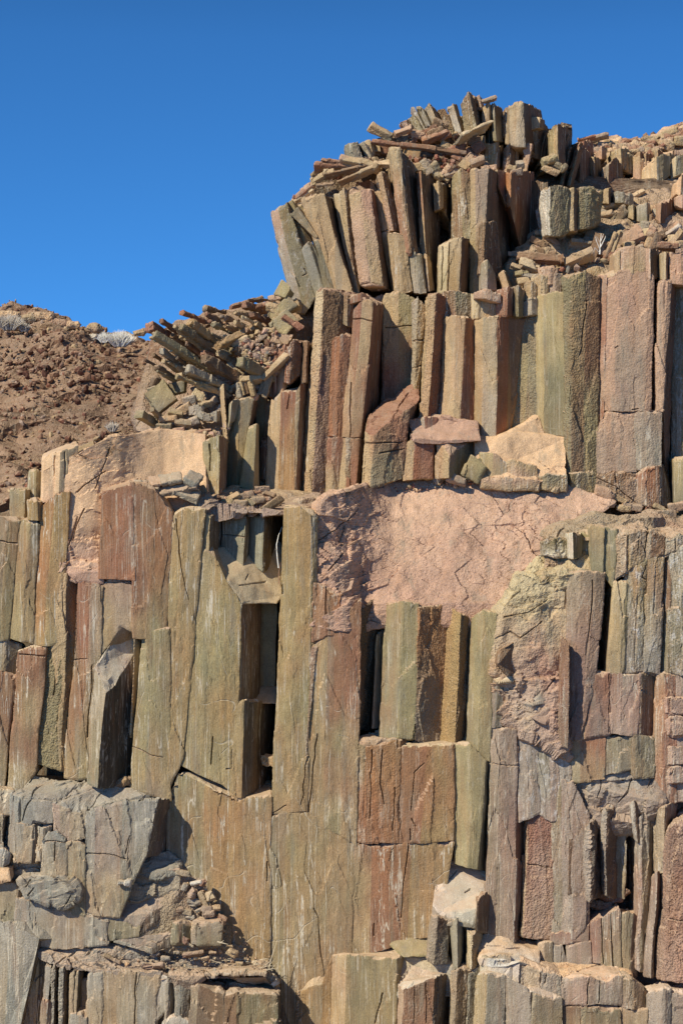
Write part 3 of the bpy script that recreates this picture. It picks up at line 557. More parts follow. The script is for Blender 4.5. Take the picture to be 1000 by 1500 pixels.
G([(760,850,28.25),(790,832,28.4),(800,815,28.5),(868,815,28.35),(868,838,28.1),(832,838,28.05),(832,864,28.1),(800,862,28.15)], 28.3, .5, 'oc>cr', name='ochre_slope', flake=1.2, r=.8, amp=.1, L=4.5, chip=.04, li=.1)
C([(795,792,795,815,.3),(812,788,812,818,.2),(832,790,832,816,.35)], 'gn>wh', li=.8, r=.9, chip=.06, back=.3, n='crusted dark block at the edge of the pink slope')
# rows below y 985
C([(849,994,846,1086,.1),(864,984,857,1080,.02),(893,986,893,1076,.02)], 'gy>ta,rd>pu', v=.5, r=.45, n='pinkish brown block at the foot of the black slot', cr=[[(893,988),(892,1072)]], back=.7, top='pk')
C([(894,985,894,1074,.04),(912,985,910,1076,-.04),(938,988,936,1078,-.02),(964,986,962,1080,.3)], 'rd>pg,pg,ol>br', v=.8, r=.4, n='pinkish grey block with a dark olive slanted corner', back=.6, top='gy')
C([(964,986,960,1172,.16),(975,984,970,1178,.04),(990,988,992,1176,.08),(1010,990,1010,1178,.04)], 'ta>ro,rd>ru,pg', r=.5, n='tan and rust column near the right edge below the crusted pillars', back=.6)
for (x_,y_,w_,h_) in [(986,1035,30,24),(990,1065,28,30),(992,1108,26,26),(990,1136,30,24)]:
    C([(x_-14,y_-h_/2,x_-14,y_+h_/2,-.0),(x_-6,y_-h_/2-3,x_-6,y_+h_/2,-.15),(x_+20,y_-h_/2,x_+20,y_+h_/2,-.12)], 'pk,pg', r=.6, chip=.05, back=.4, n=['topmost','second','third','lowest'][[1035,1065,1108,1136].index(y_)]+' of four small stacked pinkish blocks at the right edge')
C([(830,1086,834,1148,.14),(850,1080,850,1146,.06),(887,1076,886,1142,.08)], 'oc>yo,ro>oc', r=.4, v=.3, n='orange ochre block under the tall purplish column')
C([(888,1078,884,1138,.1),(908,1078,906,1132,.06),(925,1078,925,1126,.12)], 'ol>og', r=.4, li=.2, n='olive block with a thin white rim at its foot')
C([(925,1076,926,1132,.04),(930,1074,931,1140,-.05),(960,1080,958,1140,.12)], 'gn,gn>ol', r=.5, back=.4, n='dark olive green block between ochre ones')
G([(836,1146,28.1),(886,1130,28.15),(926,1124,28.2),(930,1140,28.1),(964,1140,28.2),(972,1178,27.95),(972,1215,28.2),(906,1220,28.3),(868,1225,28.3),(836,1215,28.15)], 28, .6, 'gy>pg', name='grey_slope', flake=.8, r=.45, amp=.06, L=4.5, chip=.03, li=.15, cr=[[(926,1140),(920,1160),(906,1176)],[(880,1140),(880,1152),(875,1168)],[(955,1145),(948,1155)]])
# dark fins, shade put into the colour of their right faces
C([(858,1218,858,1318,-.1),(864,1206,862,1320,-.2),(884,1192,882,1312,.35)], 'gy,dk', r=.8, v=0, back=.3, n='first of the dark fins, with a pale chipped edge', chip=.04, amp=.05)
C([(883,1192,882,1245,-.02),(888,1184,886,1246,-.15),(906,1174,902,1244,.3)], 'gy,br>dk', r=.7, v=0, back=.4, n='upper brown fin behind the first dark one', chip=.03, amp=.04)
C([(882,1236,884,1312,-.05),(887,1228,886,1314,-.15),(902,1230,900,1316,.3)], 'bg,dk', r=.7, v=0, back=.3, n='lower dark fin with a flat top below the upper brown one')
C([(901,1176,901,1316,.28),(918,1178,912,1318,.2)], 'gy>ol', r=.3, li=.5, back=.5, n='sunlit olive grey strip left of the pointed black gap')
C([(918,1175,916,1330,.95),(937,1178,936,1334,.95)], 'dk', n='face in painted shade at the back of the pointed black gap')  # the shade of the gap is put into this dark colour
C([(924,1178,932,1232,-.1),(928,1172,934,1235,-.15),(942,1170,940,1232,.2)], 'gy,dk>br', r=.6, back=.35, n='short dark fin right of the pointed black gap')
C([(936,1200,932,1420,-.05),(940,1192,938,1425,-.1),(950,1180,946,1425,.1),(966,1176,950,1425,.45)], 'gy>pg,gy>ol,dk>gn', r=.6, li=.4, back=.4, n='grey column with a dark green shaded side, near the right edge')
C([(964,1182,962,1280,-.1),(974,1175,972,1280,-.2),(992,1176,988,1270,.25)], 'ta,rb>dk', r=.6, back=.4, n='short column with a dark red side and a tan cap near the right edge', top='sd')
C([(956,1285,946,1432,-.12),(962,1276,954,1434,-.22),(972,1270,966,1430,.2)], 'pg,rb>dk', r=.6, back=.4, n='low pinkish column with a dark red side near the right edge')
C([(968,1226,963,1432,-.15),(980,1210,974,1438,-.38),(1004,1200,1004,1440,-.42),(1030,1200,1030,1440,-.3)], 'rd>pk,rd>pk,rd', r=.95, v=.2, rise=6, n='big coarse pink column at the right edge', cr=[[(968,1345),(1010,1350)]], top='pk')
# cave with crumbs and tilted striped blocks
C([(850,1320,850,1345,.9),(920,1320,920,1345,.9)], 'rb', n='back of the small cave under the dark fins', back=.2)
for k,(x_,y_,w_,h_,a_) in enumerate([(870,1306,20,14,20),(886,1312,18,14,-15),(868,1326,22,16,-10),(900,1318,16,12,10),(912,1308,14,12,40),(884,1330,20,12,5)]):
    B(x_,y_,w_,h_,'rb' if k%2 else 'br',Y=28.28,ang=a_,r=1,chip=.04,name='rubble_stone',cat='stone',kind='stone')
C([(862,1352,866,1414,-.02),(880,1345,880,1414,-.1),(905,1330,911,1426,-.14)], 'rd>pg,pg>ol', v=1, r=.3, back=.5, n='fan shaped block with slanting stripes under the small cave', rise=3, cr=[[(880,1346),(884,1412)],[(893,1338),(900,1420)]])
C([(908,1338,908,1428,-.05),(914,1334,914,1430,-.12),(926,1335,924,1432,-.1),(934,1340,932,1432,.1)], 'ol,gn>ol,dk', v=.3, back=.4, n='dark green block with a dusty cap beside the slanting stripes', top='sd')
C([(808,1366,808,1384,.02),(864,1352,864,1382,-.02)], 'rd>pg', v=.7, back=.4, n='low striped reddish ledge block')
C([(790,1382,790,1418,-.02),(797,1380,798,1420,-.08),(808,1380,808,1416,-.04)], 'cr,og', back=.4, n='small grey green block at the left end of the lower ledge')
C([(808,1382,808,1420,.0),(824,1384,822,1424,-.05),(830,1402,830,1430,.02)], 'gy>bg', back=.4, n='small grey chipped block on the lower ledge', chip=.04)
C([(830,1380,830,1416,-.03),(864,1380,866,1418,-.06)], 'pg>gy', v=.8, back=.4, n='squat striped grey block in the lower ledge row')
G([(792,1418,27.95),(830,1412,28.0),(925,1420,28.0),(928,1432,27.8),(915,1434,27.66),(825,1432,27.6),(792,1432,27.6)], 27.9, .4, 'sd', name='dust_ledge', flake=.8, r=.6, L=4, amp=.06)
G([(700,1376,28.0),(722,1366,28.05),(752,1384,27.95),(790,1392,27.95),(790,1420,27.7),(760,1410,27.5),(720,1412,27.55),(704,1410,27.6)], 27.9, .5, 'sd>wh', name='dust_ledge', L=4.5, amp=.06, r=.4, cr=[[(712,1388),(740,1392),(760,1390)]])
C([(704,1400,703,1430,-.4),(722,1396,722,1432,-.45),(746,1400,746,1436,-.42)], 'cr>wh', back=.4, n='pale dusty block between two cracks above the bottom edge', r=.4)
C([(746,1412,746,1450,-.4),(760,1412,757,1452,-.48),(762,1414,758,1454,-.2)], 'wh,rb', back=.3, n='small block with a dark red end above the lower black gap')
C([(760,1408,758,1452,-.42),(792,1418,790,1466,-.46),(820,1430,820,1470,-.44)], 'cr>pg,gy', r=.6, rise=5, top='sd', back=.4, n='light grey coarse block above the lower black gap', cr=[[(792,1420),(790,1440)],[(800,1425),(797,1440)]])
C([(821,1432,821,1474,-.44),(860,1430,860,1474,-.5),(880,1434,878,1472,-.48),(910,1430,912,1472,-.44)], 'gy>pg,gy,gy>bg', v=.9, r=.4, rise=5, top='sd', back=.4, n='long striped grey block under the sandy ledge', cr=[[(862,1434),(861,1472)],[(880,1436),(877,1470)]])
C([(910,1430,912,1476,-.42),(926,1432,926,1480,-.5),(948,1452,944,1482,-.3)], 'gn>gy,ot', r=.5, back=.4, n='grey olive corner block right of the long striped one')
C([(820,1474,820,1520,-.42),(850,1476,850,1520,-.5),(908,1478,908,1520,-.48)], 'br>ol,gn>ol', v=.9, back=.4, n='striped olive brown block at the bottom edge')
C([(908,1478,908,1520,-.44),(948,1478,946,1520,-.46)], 'ta>ol', v=.4, back=.4, n='tan block at the bottom edge beside the striped one')
C([(950,1455,948,1520,-.44),(972,1450,972,1520,-.56),(982,1450,980,1520,-.5)], 'gy>bg,bg', r=.5, v=.3, back=.4, n='blue grey block with a pale rim at the bottom right', top='wh')
C([(983,1452,982,1520,-.5),(1020,1456,1020,1520,-.52)], 'gy>bg', r=.5, v=.3, back=.4, n='blue grey block at the bottom right corner', top='wh')
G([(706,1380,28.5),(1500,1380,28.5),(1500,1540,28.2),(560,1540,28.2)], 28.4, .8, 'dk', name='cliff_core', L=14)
# ================================================================ UPPER TIER above the pink slope
tier('upper', 'in the upper row', 29.62, 'columns of the upper row')
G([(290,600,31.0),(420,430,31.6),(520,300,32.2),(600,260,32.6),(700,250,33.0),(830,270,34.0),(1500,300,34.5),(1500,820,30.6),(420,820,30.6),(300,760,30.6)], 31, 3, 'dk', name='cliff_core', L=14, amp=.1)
C([(299,645,299,730,.1),(322,636,321,724,-.02),(330,640,329,716,.35)], 'ol>yo,br', r=.3, Y=29.05, n='short square olive column at the end of the sandy slope', cr=[[(308,650),(309,690)]])
C([(326,650,325,728,.5),(336,640,332,722,.35),(342,640,338,722,.4)], 'bg>og', n='slender blue grey column behind the short square one', v=.5)
C([(338,605,332,724,.35),(352,585,346,732,.18),(371,582,350,728,.22),(377,590,356,700,.7)], 'ol,og>yo,dk', r=.3, v=.3, n='olive column leaning with a jagged top edge above the dusty ledge', bk=[(374,580,.8),(345,592,.7)])
C([(366,625,352,712,.1),(376,621,371,722,.02),(377,621,378,720,.3)], 'ol>yo', v=.4, r=.3, n='short olive column with a pale nick, leaning in the dark corner')
C([(337,590,334,640,.2),(341,582,337,620,.1),(352,586,343,616,.2)], 'og', back=.3, n='olive chip perched on top of the leaning column')
C([(322,566,331,650,.25),(327,562,334,648,.15),(331,562,334,600,.5)], 'ta,dk', back=.3, n='thin tan blade at the edge of the corner')
C([(378,580,376,700,.6),(390,582,384,712,.5),(397,590,392,716,.35)], 'ol,ta', v=.5, li=.25, n='narrow tan column in the corner with pale film', r=.5)
C([(385,640,377,700,.3),(395,655,388,705,.15),(396,640,388,705,.5)], 'rb>dk', back=.3, n='small dark red wedge in the corner')
C([(397,520,396,580,.35),(404,512,402,582,.25),(410,512,409,582,.3)], 'rd', back=.5, n='thin reddish splinter above the tan column')
C([(409,508,408,580,.25),(417,500,414,582,.18),(424,502,422,560,.3)], 'rd>ta', back=.5, n='thin reddish tan splinter beside the first')
C([(421,506,419,560,.12),(429,498,424,562,.05),(443,498,438,548,.2),(446,500,443,548,.5)], 'rb,rb>br,dk', r=.9, back=.5, n='coarse dark red stub at the left end of the upper row')
C([(398,585,390,726,.12),(412,575,408,734,-.02),(434,572,432,738,-.04),(441,560,433,738,-.02),(455,556,447,722,.45)], 'ta,rd>oc,ta,rb>br', v=.7, r=.3, n='broad tan brown column with a dark red side', cr=[[(425,580),(422,600)]], top='gy')
C([(444,500,443,560,.25),(450,498,448,560,.12),(456,502,455,560,.5)], 'br,dk', r=.8, back=.5, n='small dark stub behind the broad tan column', chip=.03)
C([(467,428,449,726,.06),(475,426,457,728,-.06),(500,428,476,724,.12),(518,434,484,724,.3)], 'cr>ta,br>pu,br>pu', r=.95, v=.1, n='tall coarse brown column with a narrow sunlit edge', cr=[[(457,690),(458,724)]], bk=[(520,428,.8),(470,420,.7)], top='rd')
C([(462,470,449,725,.1),(466,455,452,725,.05)], 'ta', back=.3, n='thin tan strip at the side of the coarse brown column', chip=.006)
C([(487,497,483,638,.0),(500,488,494,640,-.04),(514,488,502,640,.06)], 'ru,rd>ru', r=.6, back=.25, n='brick red column panel ending above a level joint')
C([(482,640,479,724,.0),(490,640,487,725,-.04),(502,640,494,726,.02)], 'rd>ta', r=.5, back=.5, n='short reddish base under the brick red panel')
C([(498,430,497,470,.2),(510,432,509,478,.1),(520,440,518,480,.2)], 'br>og', r=.8, back=.5, n='weathered stub wedged at the top of the tall coarse column')
C([(521,452,493,726,.06),(532,436,506,727,-.04),(548,440,521,724,-.04),(564,444,545,720,1.0)], 'rd>ta,ta>rd,rb>bk', r=.4, v=.2, n='tall reddish tan column leaning beside the deep black cleft', cr=[[(519,468),(530,466),(545,470)],[(503,640),(535,642)],[(512,470),(506,560)],[(515,560),(514,720)]], top='pk', bk=[(562,430,1.1),(528,430,.9)])
C([(516,430,515,445,.1),(530,428,530,440,.0),(540,432,540,442,.1)], 'rb', back=.6, n='flat reddish cap block on the upper row', rise=3)
C([(506,640,505,722,.0),(510,640,509,700,-.06),(519,640,518,712,.0)], 'gy>og', r=.9, chip=.06, back=.3, n='string of crumbling grey bits in a joint')
C([(564,430,560,640,.8),(585,426,582,640,.72),(609,438,602,600,.74)], 'ta>rd,ol>rd', r=.6, v=.2, n='broad olive and red face at the back of the black cleft', cr=[[(564,480),(605,476)]])
C([(606,440,602,580,.55),(613,434,606,580,.42),(624,448,612,580,.5)], 'gy>ta,ta', r=.8, chip=.06, back=.4, n='broken pale column in a crumbling joint', cr=[[(603,500),(620,498)],[(603,540),(618,536)]])
C([(630,430,617,612,.12),(640,427,627,612,.02),(654,434,646,606,.32)], 'ta,ru>rb', r=.8, v=.1, n='column with a tan edge and a coarse rust red face', top='rd')
C([(646,560,641,610,.3),(650,540,645,612,.25),(654,540,650,610,.4)], 'br>gy', r=.8, back=.3, n='small crumbling sliver at the foot of the coarse rust red face')
C([(651,465,648,614,.22),(668,462,664,616,.14),(681,464,674,618,.12),(697,466,695,616,.3)], 'ta,ta,ro>rd', r=.3, v=.3, n='column with two tan faces and one rust face', top='cr', cr=[[(652,500),(650,560)]])
C([(650,428,650,464,.3),(668,424,668,464,.2),(690,430,690,464,.3)], 'br>rd,og>br', r=.9, back=.5, n='coarse brown block capping the two faced tan column')
C([(688,432,688,466,.35),(700,428,700,466,.25),(706,430,706,466,.3)], 'cr>ta', back=.5, n='small pale block between dark joints on the upper row')
C([(697,428,697,436,.1),(712,422,712,436,-.02),(732,430,732,442,.1)], 'pk', r=.5, back=.5, n='flat pink slab over a black crack on the upper row', rise=2)
C([(706,438,706,466,.3),(718,436,718,466,.25),(729,442,729,468,.3)], 'ta>ot', r=.7, back=.5, n='little tan block under the flat pink slab')
C([(731,424,730,464,.2),(744,420,743,464,.1),(753,424,752,462,.3)], 'rd>rb', r=.6, back=.5, n='dark red block on the upper row')
C([(754,420,754,464,.25),(760,418,760,464,.15),(768,424,767,464,.35)], 'br>gn', r=.6, back=.5, n='brown block beside a black slit on the upper row')
C([(697,470,697,640,.26),(708,464,706,640,.16),(729,462,727,644,.08),(745,462,742,640,.26),(768,464,748,630,.42)], 'ta>ot,ta>gy,ru>ro,br>oc', r=.4, v=.2, n='tall column with a grey tan front and a coarse rust side', top='cr')
C([(767,464,747,632,.46),(778,460,768,624,.4),(788,458,786,614,.34)], 'og>ol,og', r=.85, v=.1, n='grey green wedge shaped face beside the smooth yellowish column')
C([(768,440,768,464,.3),(780,436,780,462,.2),(789,436,789,460,.3)], 'gy', back=.5, r=.4, n='grey block with a crack under it on the upper row')
C([(787,432,787,616,.34),(797,426,797,636,.2),(829,428,829,642,.16)], 'yo,yo>gn', r=.12, v=.3, var=.25, n='smooth pale yellowish green column of the upper row', cr=[[(795,636),(828,641)]], top='cr', chip=.01)
for (x_,y_,w_,h_,c_) in [(795,412,18,20,'ta'),(814,408,18,16,'pg'),(806,396,22,10,'pk'),(778,420,14,14,'ta')]:
    C([(x_-w_/2,y_-h_/2,x_-w_/2,y_+h_/2+16,.35),(x_,y_-h_/2-3,x_,y_+h_/2+16,.25),(x_+w_/2,y_-h_/2,x_+w_/2,y_+h_/2+16,.3)], c_, r=.7, chip=.05, back=.5)
C([(829,402,829,722,.04),(838,400,836,726,-.12),(858,396,854,728,.0),(878,405,873,724,.16)], 'gn>og,ol>br,br>ol', r=.9, v=.1, var=.8, n='boldly jutting column with a thin green grey edge and coarse brown face', top='ta', cr=[[(829,690),(836,695),(846,690)],[(860,440),(850,520)]])
C([(830,690,830,722,-.02),(836,695,836,726,-.2),(872,690,872,732,.1)], 'gn>og,ol', r=.7, back=.4, n='broken olive foot of the jutting column', rise=4, top='cr')
C([(877,402,872,632,.2),(889,398,883,632,.1)], 'pk>rd', r=.6, n='thin pink strip cut off by a black leaning crack', top='cr')
C([(890,402,884,602,.12),(905,392,900,602,.04),(952,396,944,602,.0),(957,404,953,602,.05)], 'pk,pk>pg,pk', r=.55, v=.1, var=.4, n='widest pink column of the upper row', rise=6, top='cr', cr=[[(902,510),(906,507)],[(925,600),(935,598)]], chip=.01)
C([(872,632,872,692,.14),(884,604,884,694,.08),(930,602,930,690,.03)], 'pk>pg', r=.6, v=.1, n='pink base under the widest pink column', back=1, chip=.015)
C([(931,604,930,688,.04),(950,600,948,686,.0),(968,600,967,684,.05)], 'pg>gy', r=.6, v=.9, n='grey striped base beside the pink one')
C([(966,412,962,602,.06),(975,406,970,602,.0),(984,410,972,600,.08),(991,402,974,735,.5)], 'pk,pk,rb>dk', r=.6, v=.1, n='narrow pink column with a dark side, near the right edge', chip=.03)
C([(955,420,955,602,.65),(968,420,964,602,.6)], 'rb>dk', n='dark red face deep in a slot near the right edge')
C([(985,420,985,735,.5),(1000,415,996,735,.4),(1020,415,1020,735,.5)], 'og>gy,gn', li=.6, r=.5, n='grey green column with white streaks at the right edge')
C([(988,670,988,736,.1),(1004,668,1004,736,.0),(1020,668,1020,736,.0)], 'yo>og', r=.3, back=.4, n='yellowish green block at the right edge')
C([(930,692,930,735,.0),(945,684,948,742,-.15),(964,682,966,744,-.1),(972,680,986,740,.4)], 'rd>pg,ru>rb,dk', r=.6, back=.3, top='pk', n='dark red block jutting at the foot of the pink columns', chip=.04)
C([(873,692,873,726,.05),(900,690,905,735,-.05),(932,692,940,742,.0)], 'br>pg', r=.9, chip=.08, back=.3, n='crumbling brown foot beside the jutting column', cr=[[(873,700),(900,712),(930,735)]])
for k,(x_,y_,w_,h_,a_) in enumerate([(884,722,26,14,-20),(905,730,24,12,-25),(925,742,26,10,-10),(888,738,22,10,-5),(912,744,20,8,0),(975,752,24,14,5),(990,742,22,12,10),(965,744,18,10,-30)]):
    B(x_,y_,w_,h_,['pk','ta','pg'][k%3],Y=29.4-(k>4)*.2,ang=a_,roll=-15)
# small tops at the right, above the pink columns
C([(902,368,902,404,.15),(908,362,908,402,.08),(912,362,908,402,.3)], 'ta,dk', back=.4, n='small block with a dark side on top of the widest pink column')
C([(910,362,910,402,.1),(925,358,925,400,.02),(946,364,944,404,.05)], 'pk>ta', r=.5, n='pink block on top of the widest pink column', rise=3)
C([(946,364,946,406,.05),(953,362,953,408,-.02),(970,368,968,408,.35)], 'pk,dk', r=.4, back=.6, n='block with a dark right hand face above the pink columns', rise=3)
C([(970,370,970,408,.1),(976,368,975,408,.02),(985,372,983,410,.35)], 'ta,rb', back=.6, n='tan edged small block above the pink columns')
C([(984,370,984,414,.1),(998,368,998,416,.0),(1020,368,1020,416,.1)], 'pk', r=.6, back=.6, n='pink block at the right edge above the pink columns')
# low blocks on the pink slope at the foot of the row
C([(537,630,533,712,-.35),(548,637,543,714,-.48),(574,614,571,706,-.42),(598,600,590,702,-.32),(614,585,600,640,.25)], 'rd>ta,rb>og,rd>og,dk', r=.7, v=.1, bk=[(614,563,.62),(604,562,.55),(560,586,.45),(541,612,.0)], top='rd', du=.25, n='big leaning brick red block with a sloping top in the cleft', cr=[[(535,648),(590,648)],[(556,664),(592,658)],[(574,614),(598,576)]])
C([(536,712,536,722,.0),(560,708,560,718,-.1),(600,702,600,712,-.1)], 'ta>pg', back=.6, r=.8, n='low tan footing under the leaning brick red block')
C([(594,650,592,704,-.3),(607,641,605,702,-.36),(634,641,633,700,-.3),(641,640,640,700,.0)], 'ta,rd>ru', r=.6, v=.1, back=.5, top='rd', n='squat rust red block beside the leaning one')
C([(608,618,608,640,.0),(622,610,625,642,-.2),(660,612,668,650,.0)], 'gy>pu,rd>pk', r=.4, back=.5, top='pk', n='pink capped block with a dark end behind the squat rust red one', bk=[(690,608,.3),(625,606,.2)])
C([(610,638,610,641,-.3),(622,634,622,640,-.35),(632,638,632,641,-.3)], 'pk', back=.2, n='flat pebble on the squat rust red block')
C([(641,640,640,700,-.3),(650,650,648,700,-.42),(658,664,657,700,-.52),(680,652,678,698,-.15),(703,641,702,692,.25)], 'ta,ta,pu>gn,pu>gn', r=.6, v=.3, bk=[(702,632,.4),(652,636,.1)], top='pk', n='grey sided block with a pink top on the pink slope')
S(688,702,702,676,30,'ol>gn',Y=29.25,t=7,roll=8,n='tilted square olive slab leaning on the grey sided block')
S(698,674,708,688,10,'gn',Y=29.38,t=8,roll=0,n='small dark slab behind the tilted square olive one')
S(656,698,682,708,12,'pg',Y=29.25,t=10,roll=30,n='wedge of grey pink rock lying before the grey sided block')
B(642,700,14,14,'bg',Y=29.45,ang=40,n='small blue grey shard at the foot of the upper row')
G([(697,640,29.6),(730,642,29.55),(748,634,29.65),(787,612,29.9),(798,636,29.8),(829,642,29.75),(829,700,29.3),(790,706,29.25),(700,700,29.3)], 29.5, .6, 'sd', name='sandy_apron', flake=.6, r=.4, amp=.05, du=.1, v=0, var=.15, L=4.5)
G([(600,616,29.5),(640,608,29.55),(700,618,29.5),(704,645,29.3),(640,648,29.2),(606,645,29.2)], 29.5, .5, 'pk', name='sandy_apron', flake=.6, r=.4, amp=.04, du=.1, v=0, L=4.5)
C([(704,662,704,700,-.28),(722,664,722,700,-.34),(742,674,742,702,-.3)], 'yo>ta,pk>ta', back=.6, r=.4, top='pk', n='low tan block right of the tilted olive slab')
C([(742,672,742,702,-.3),(760,676,760,704,-.36),(786,682,786,704,-.32)], 'ta>pk', back=.6, r=.6, top='sd', n='low pinkish block under the sandy apron')
C([(788,698,788,716,-.3),(800,694,800,718,-.38),(829,694,829,722,-.3)], 'og>ta', back=.6, r=.8, chip=.04, top='wh', n='grey green chipped block under the smooth yellowish column')
C([(704,700,704,716,-.4),(740,700,740,718,-.44),(788,704,788,720,-.4)], 'pk>ta', back=.6, r=.6, n='low pink footing block at the top of the pink slope')
# ledge between the wall and the corner
G([(300,722,28.9),(340,716,29.3),(400,722,29.6),(466,726,29.6),(468,744,28.7),(440,748,28.2),(410,752,28.1),(345,748,28.2),(305,752,28.2),(290,738,28.3)], 28.6, .5, 'ta>pg', name='dust_ledge', flake=1, amp=.06, r=.7, L=4.5)
C([(412,738,412,752,-.5),(440,730,440,752,-.75),(462,728,462,750,-.6)], 'pg>ta', r=.7, back=.5, n='low rough block at the foot of the tall coarse column', chip=.04)
C([(462,730,462,744,-.45),(480,722,480,742,-.5),(530,712,530,730,-.3)], 'pg,ta>pg', r=.9, back=.7, n='rough step where the pink slope begins', chip=.05)
tier('ledge', 'on the dusty ledge', 28.5, 'loose slabs on the dusty ledge')
S(298,740,322,728,9,'rb',t=22,roll=10,n='dark red slab tilted on the dusty ledge')
S(282,734,300,718,12,'og',t=14,roll=20,n='grey green slab at the end of the sandy slope',Y=28.5)
S(386,748,412,730,11,'br>dk',t=18,roll=-5,Y=28.25,n='dark tile tilted over the corner pillar')
for k,(x_,y_,w_,h_,a_,c_) in enumerate([(330,736,22,10,-10,'ta'),(345,728,16,12,30,'ta'),(352,738,18,9,0,'pg'),(360,726,24,8,20,'pu'),(372,722,26,9,10,'rd'),(385,716,22,9,5,'pu'),(378,732,22,7,5,'pg'),(366,736,14,10,-30,'ta'),(395,724,16,10,-20,'br'),(400,738,14,9,30,'pg'),(318,722,16,9,40,'pk'),(340,742,12,8,20,'cr'),(292,746,18,10,0,'gy'),(305,716,10,8,10,'ta')]):
    B(x_,y_,w_,h_,c_,Y=28.55+(740-y_)*.015,ang=a_,roll=rs.uniform(-40,40))
for k,(x_,y_,w_,h_,a_,c_) in enumerate([(216,712,38,12,-4,'gy'),(262,716,60,16,12,'pg'),(250,702,30,10,10,'gy'),(282,702,20,12,-30,'bg'),(275,722,36,14,-20,'gy'),(232,706,26,8,5,'pk'),(206,712,20,9,0,'pk')]):
    B(x_,y_,w_,h_,c_,Y=28.2,ang=a_,roll=-35,t=30,n=['long flat grey slab lying on the brick red panel','broad grey pink slab lying on the wall top','thin grey slab edging the sandy slope','square blue grey stone lodged at the slope foot','grey slab sloping down to the dark pillars','thin pink slab edging the sandy slope','pink chip at the corner of the brick red panel'][k],name='rock_slab',cat='rock slab')
# ================================================================ LEANING TIER
tier('lean', 'in the leaning row', 30.4, 'leaning columns under the summit')
C([(397,309,431,452,.2),(408,303,446,460,.0),(421,295,468,430,.05),(424,296,474,430,.4)], 'pk>gy,ol>og,dk', r=.4, v=.2, li=.5, n='leaning olive column with a white streak, first from the open sky', top='ta', cr=[[(402,345),(440,420)],[(446,395),(450,402),(444,405)]])
C([(420,296,446,372,.25),(428,293,452,364,.18),(432,294,458,352,.3)], 'ol>ot', back=.4, n='narrow olive column behind the one with a white streak')
C([(425,312,464,350,.05),(437,303,467,347,-.05),(440,303,470,348,.2)], 'og>ta', back=.25, n='short tan splinter leaning across two columns', r=.3)
C([(430,300,452,340,.35),(446,294,468,346,.3)], 'ol', back=.3, n='olive face behind the short tan splinter')
C([(444,366,464,440,-.05),(452,353,480,440,-.14),(458,356,497,436,.0)], 'bg>og,og>ol', r=.2, v=.3, back=.35, n='smooth blue grey slab with a pointed top, leaning low')
C([(462,352,484,432,-.02),(470,350,492,430,.05)], 'og', back=.2, n='thin grey sliver beside the smooth blue grey slab')
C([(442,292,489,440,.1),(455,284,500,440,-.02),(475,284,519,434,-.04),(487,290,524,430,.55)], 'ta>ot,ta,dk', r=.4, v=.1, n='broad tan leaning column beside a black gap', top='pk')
C([(489,284,520,432,.25),(497,282,526,434,.18),(499,282,528,400,.4)], 'cr>ta', back=.4, n='narrow pale leaning column right of the black gap')
C([(497,280,522,395,.2),(504,274,519,395,.1),(512,275,524,400,.22)], 'ta>br,br', r=.8, back=.5, n='brown leaning column with a coarse shaded face', top='pk')
C([(510,283,527,418,.05),(528,278,544,414,-.08),(543,276,562,418,-.06),(553,280,577,428,.7)], 'ta>pk,pk>ta,rb>dk', r=.6, v=.1, bk=[(552,262,.8),(520,266,.5)], top='pk', n='big pinkish leaning column with a dusty top', chip=.03)
C([(546,282,577,430,.3),(552,278,583,430,.22),(560,280,606,428,.2)], 'ta>ot,ta', r=.4, back=.4, n='pale column broken low down by a level crack', cr=[[(557,340),(572,336)],[(576,408),(600,410)]])
C([(568,340,578,426,.02),(580,338,592,430,-.05),(592,342,606,426,.0)], 'ta>ot', r=.4, back=.3, n='square tan stub standing before the leaning columns')
C([(552,256,571,338,.1),(559,250,577,338,.02),(566,252,592,338,.3),(574,270,592,338,.5)], 'ta>pk,dk,dk', r=.7, back=.4, n='column with a tan edge and a dark coarse face')
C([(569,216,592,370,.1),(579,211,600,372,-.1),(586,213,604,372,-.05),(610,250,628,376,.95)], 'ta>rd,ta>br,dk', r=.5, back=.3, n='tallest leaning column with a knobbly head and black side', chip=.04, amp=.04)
C([(598,368,607,428,.05),(608,366,616,430,-.03),(618,370,626,428,.05)], 'og>gy', r=.4, back=.4, n='short grey green stub below the tallest leaning column')
C([(611,252,620,424,.3),(617,250,627,426,.2),(640,262,648,424,1.1)], 'rd>ta,dk', r=.4, back=.4, n='narrow reddish edged column with a wide black side')
C([(619,372,622,424,.2),(625,370,630,426,.12),(632,380,637,424,.3)], 'ta>pg', r=.5, back=.3, n='low pinkish sliver between black gaps')
C([(636,268,637,308,.6),(642,264,643,306,.5),(648,268,649,302,.6),(664,268,664,340,1.4)], 'ta,ta>oc,dk', r=.5, back=.3, n='small sunlit tan pillar high in a dark hollow')
C([(664,256,665,352,.25),(676,246,677,350,.15),(690,250,690,350,.12)], 'ol>br,br>ol', r=.7, n='coarse olive brown column beside the big pale one', top='ta')
C([(691,248,689,430,.1),(697,246,695,430,.02),(716,245,706,430,.0),(748,262,745,410,1.3)], 'ta>ol,pg>ta,dk', r=.5, v=.1, n='big pale grey column with a wide black side under the summit', top='ta')  # the wide side is coloured dark to deepen its own shade
C([(645,358,644,430,-.25),(656,350,655,430,-.33),(676,346,674,430,-.36),(686,352,685,428,.15)], 'cr>yo,cr>oc,dk', r=.3, back=.35, v=.1, n='sunlit yellow ochre stub with a black side', cr=[[(658,352),(657,428)],[(649,360),(648,425)]])
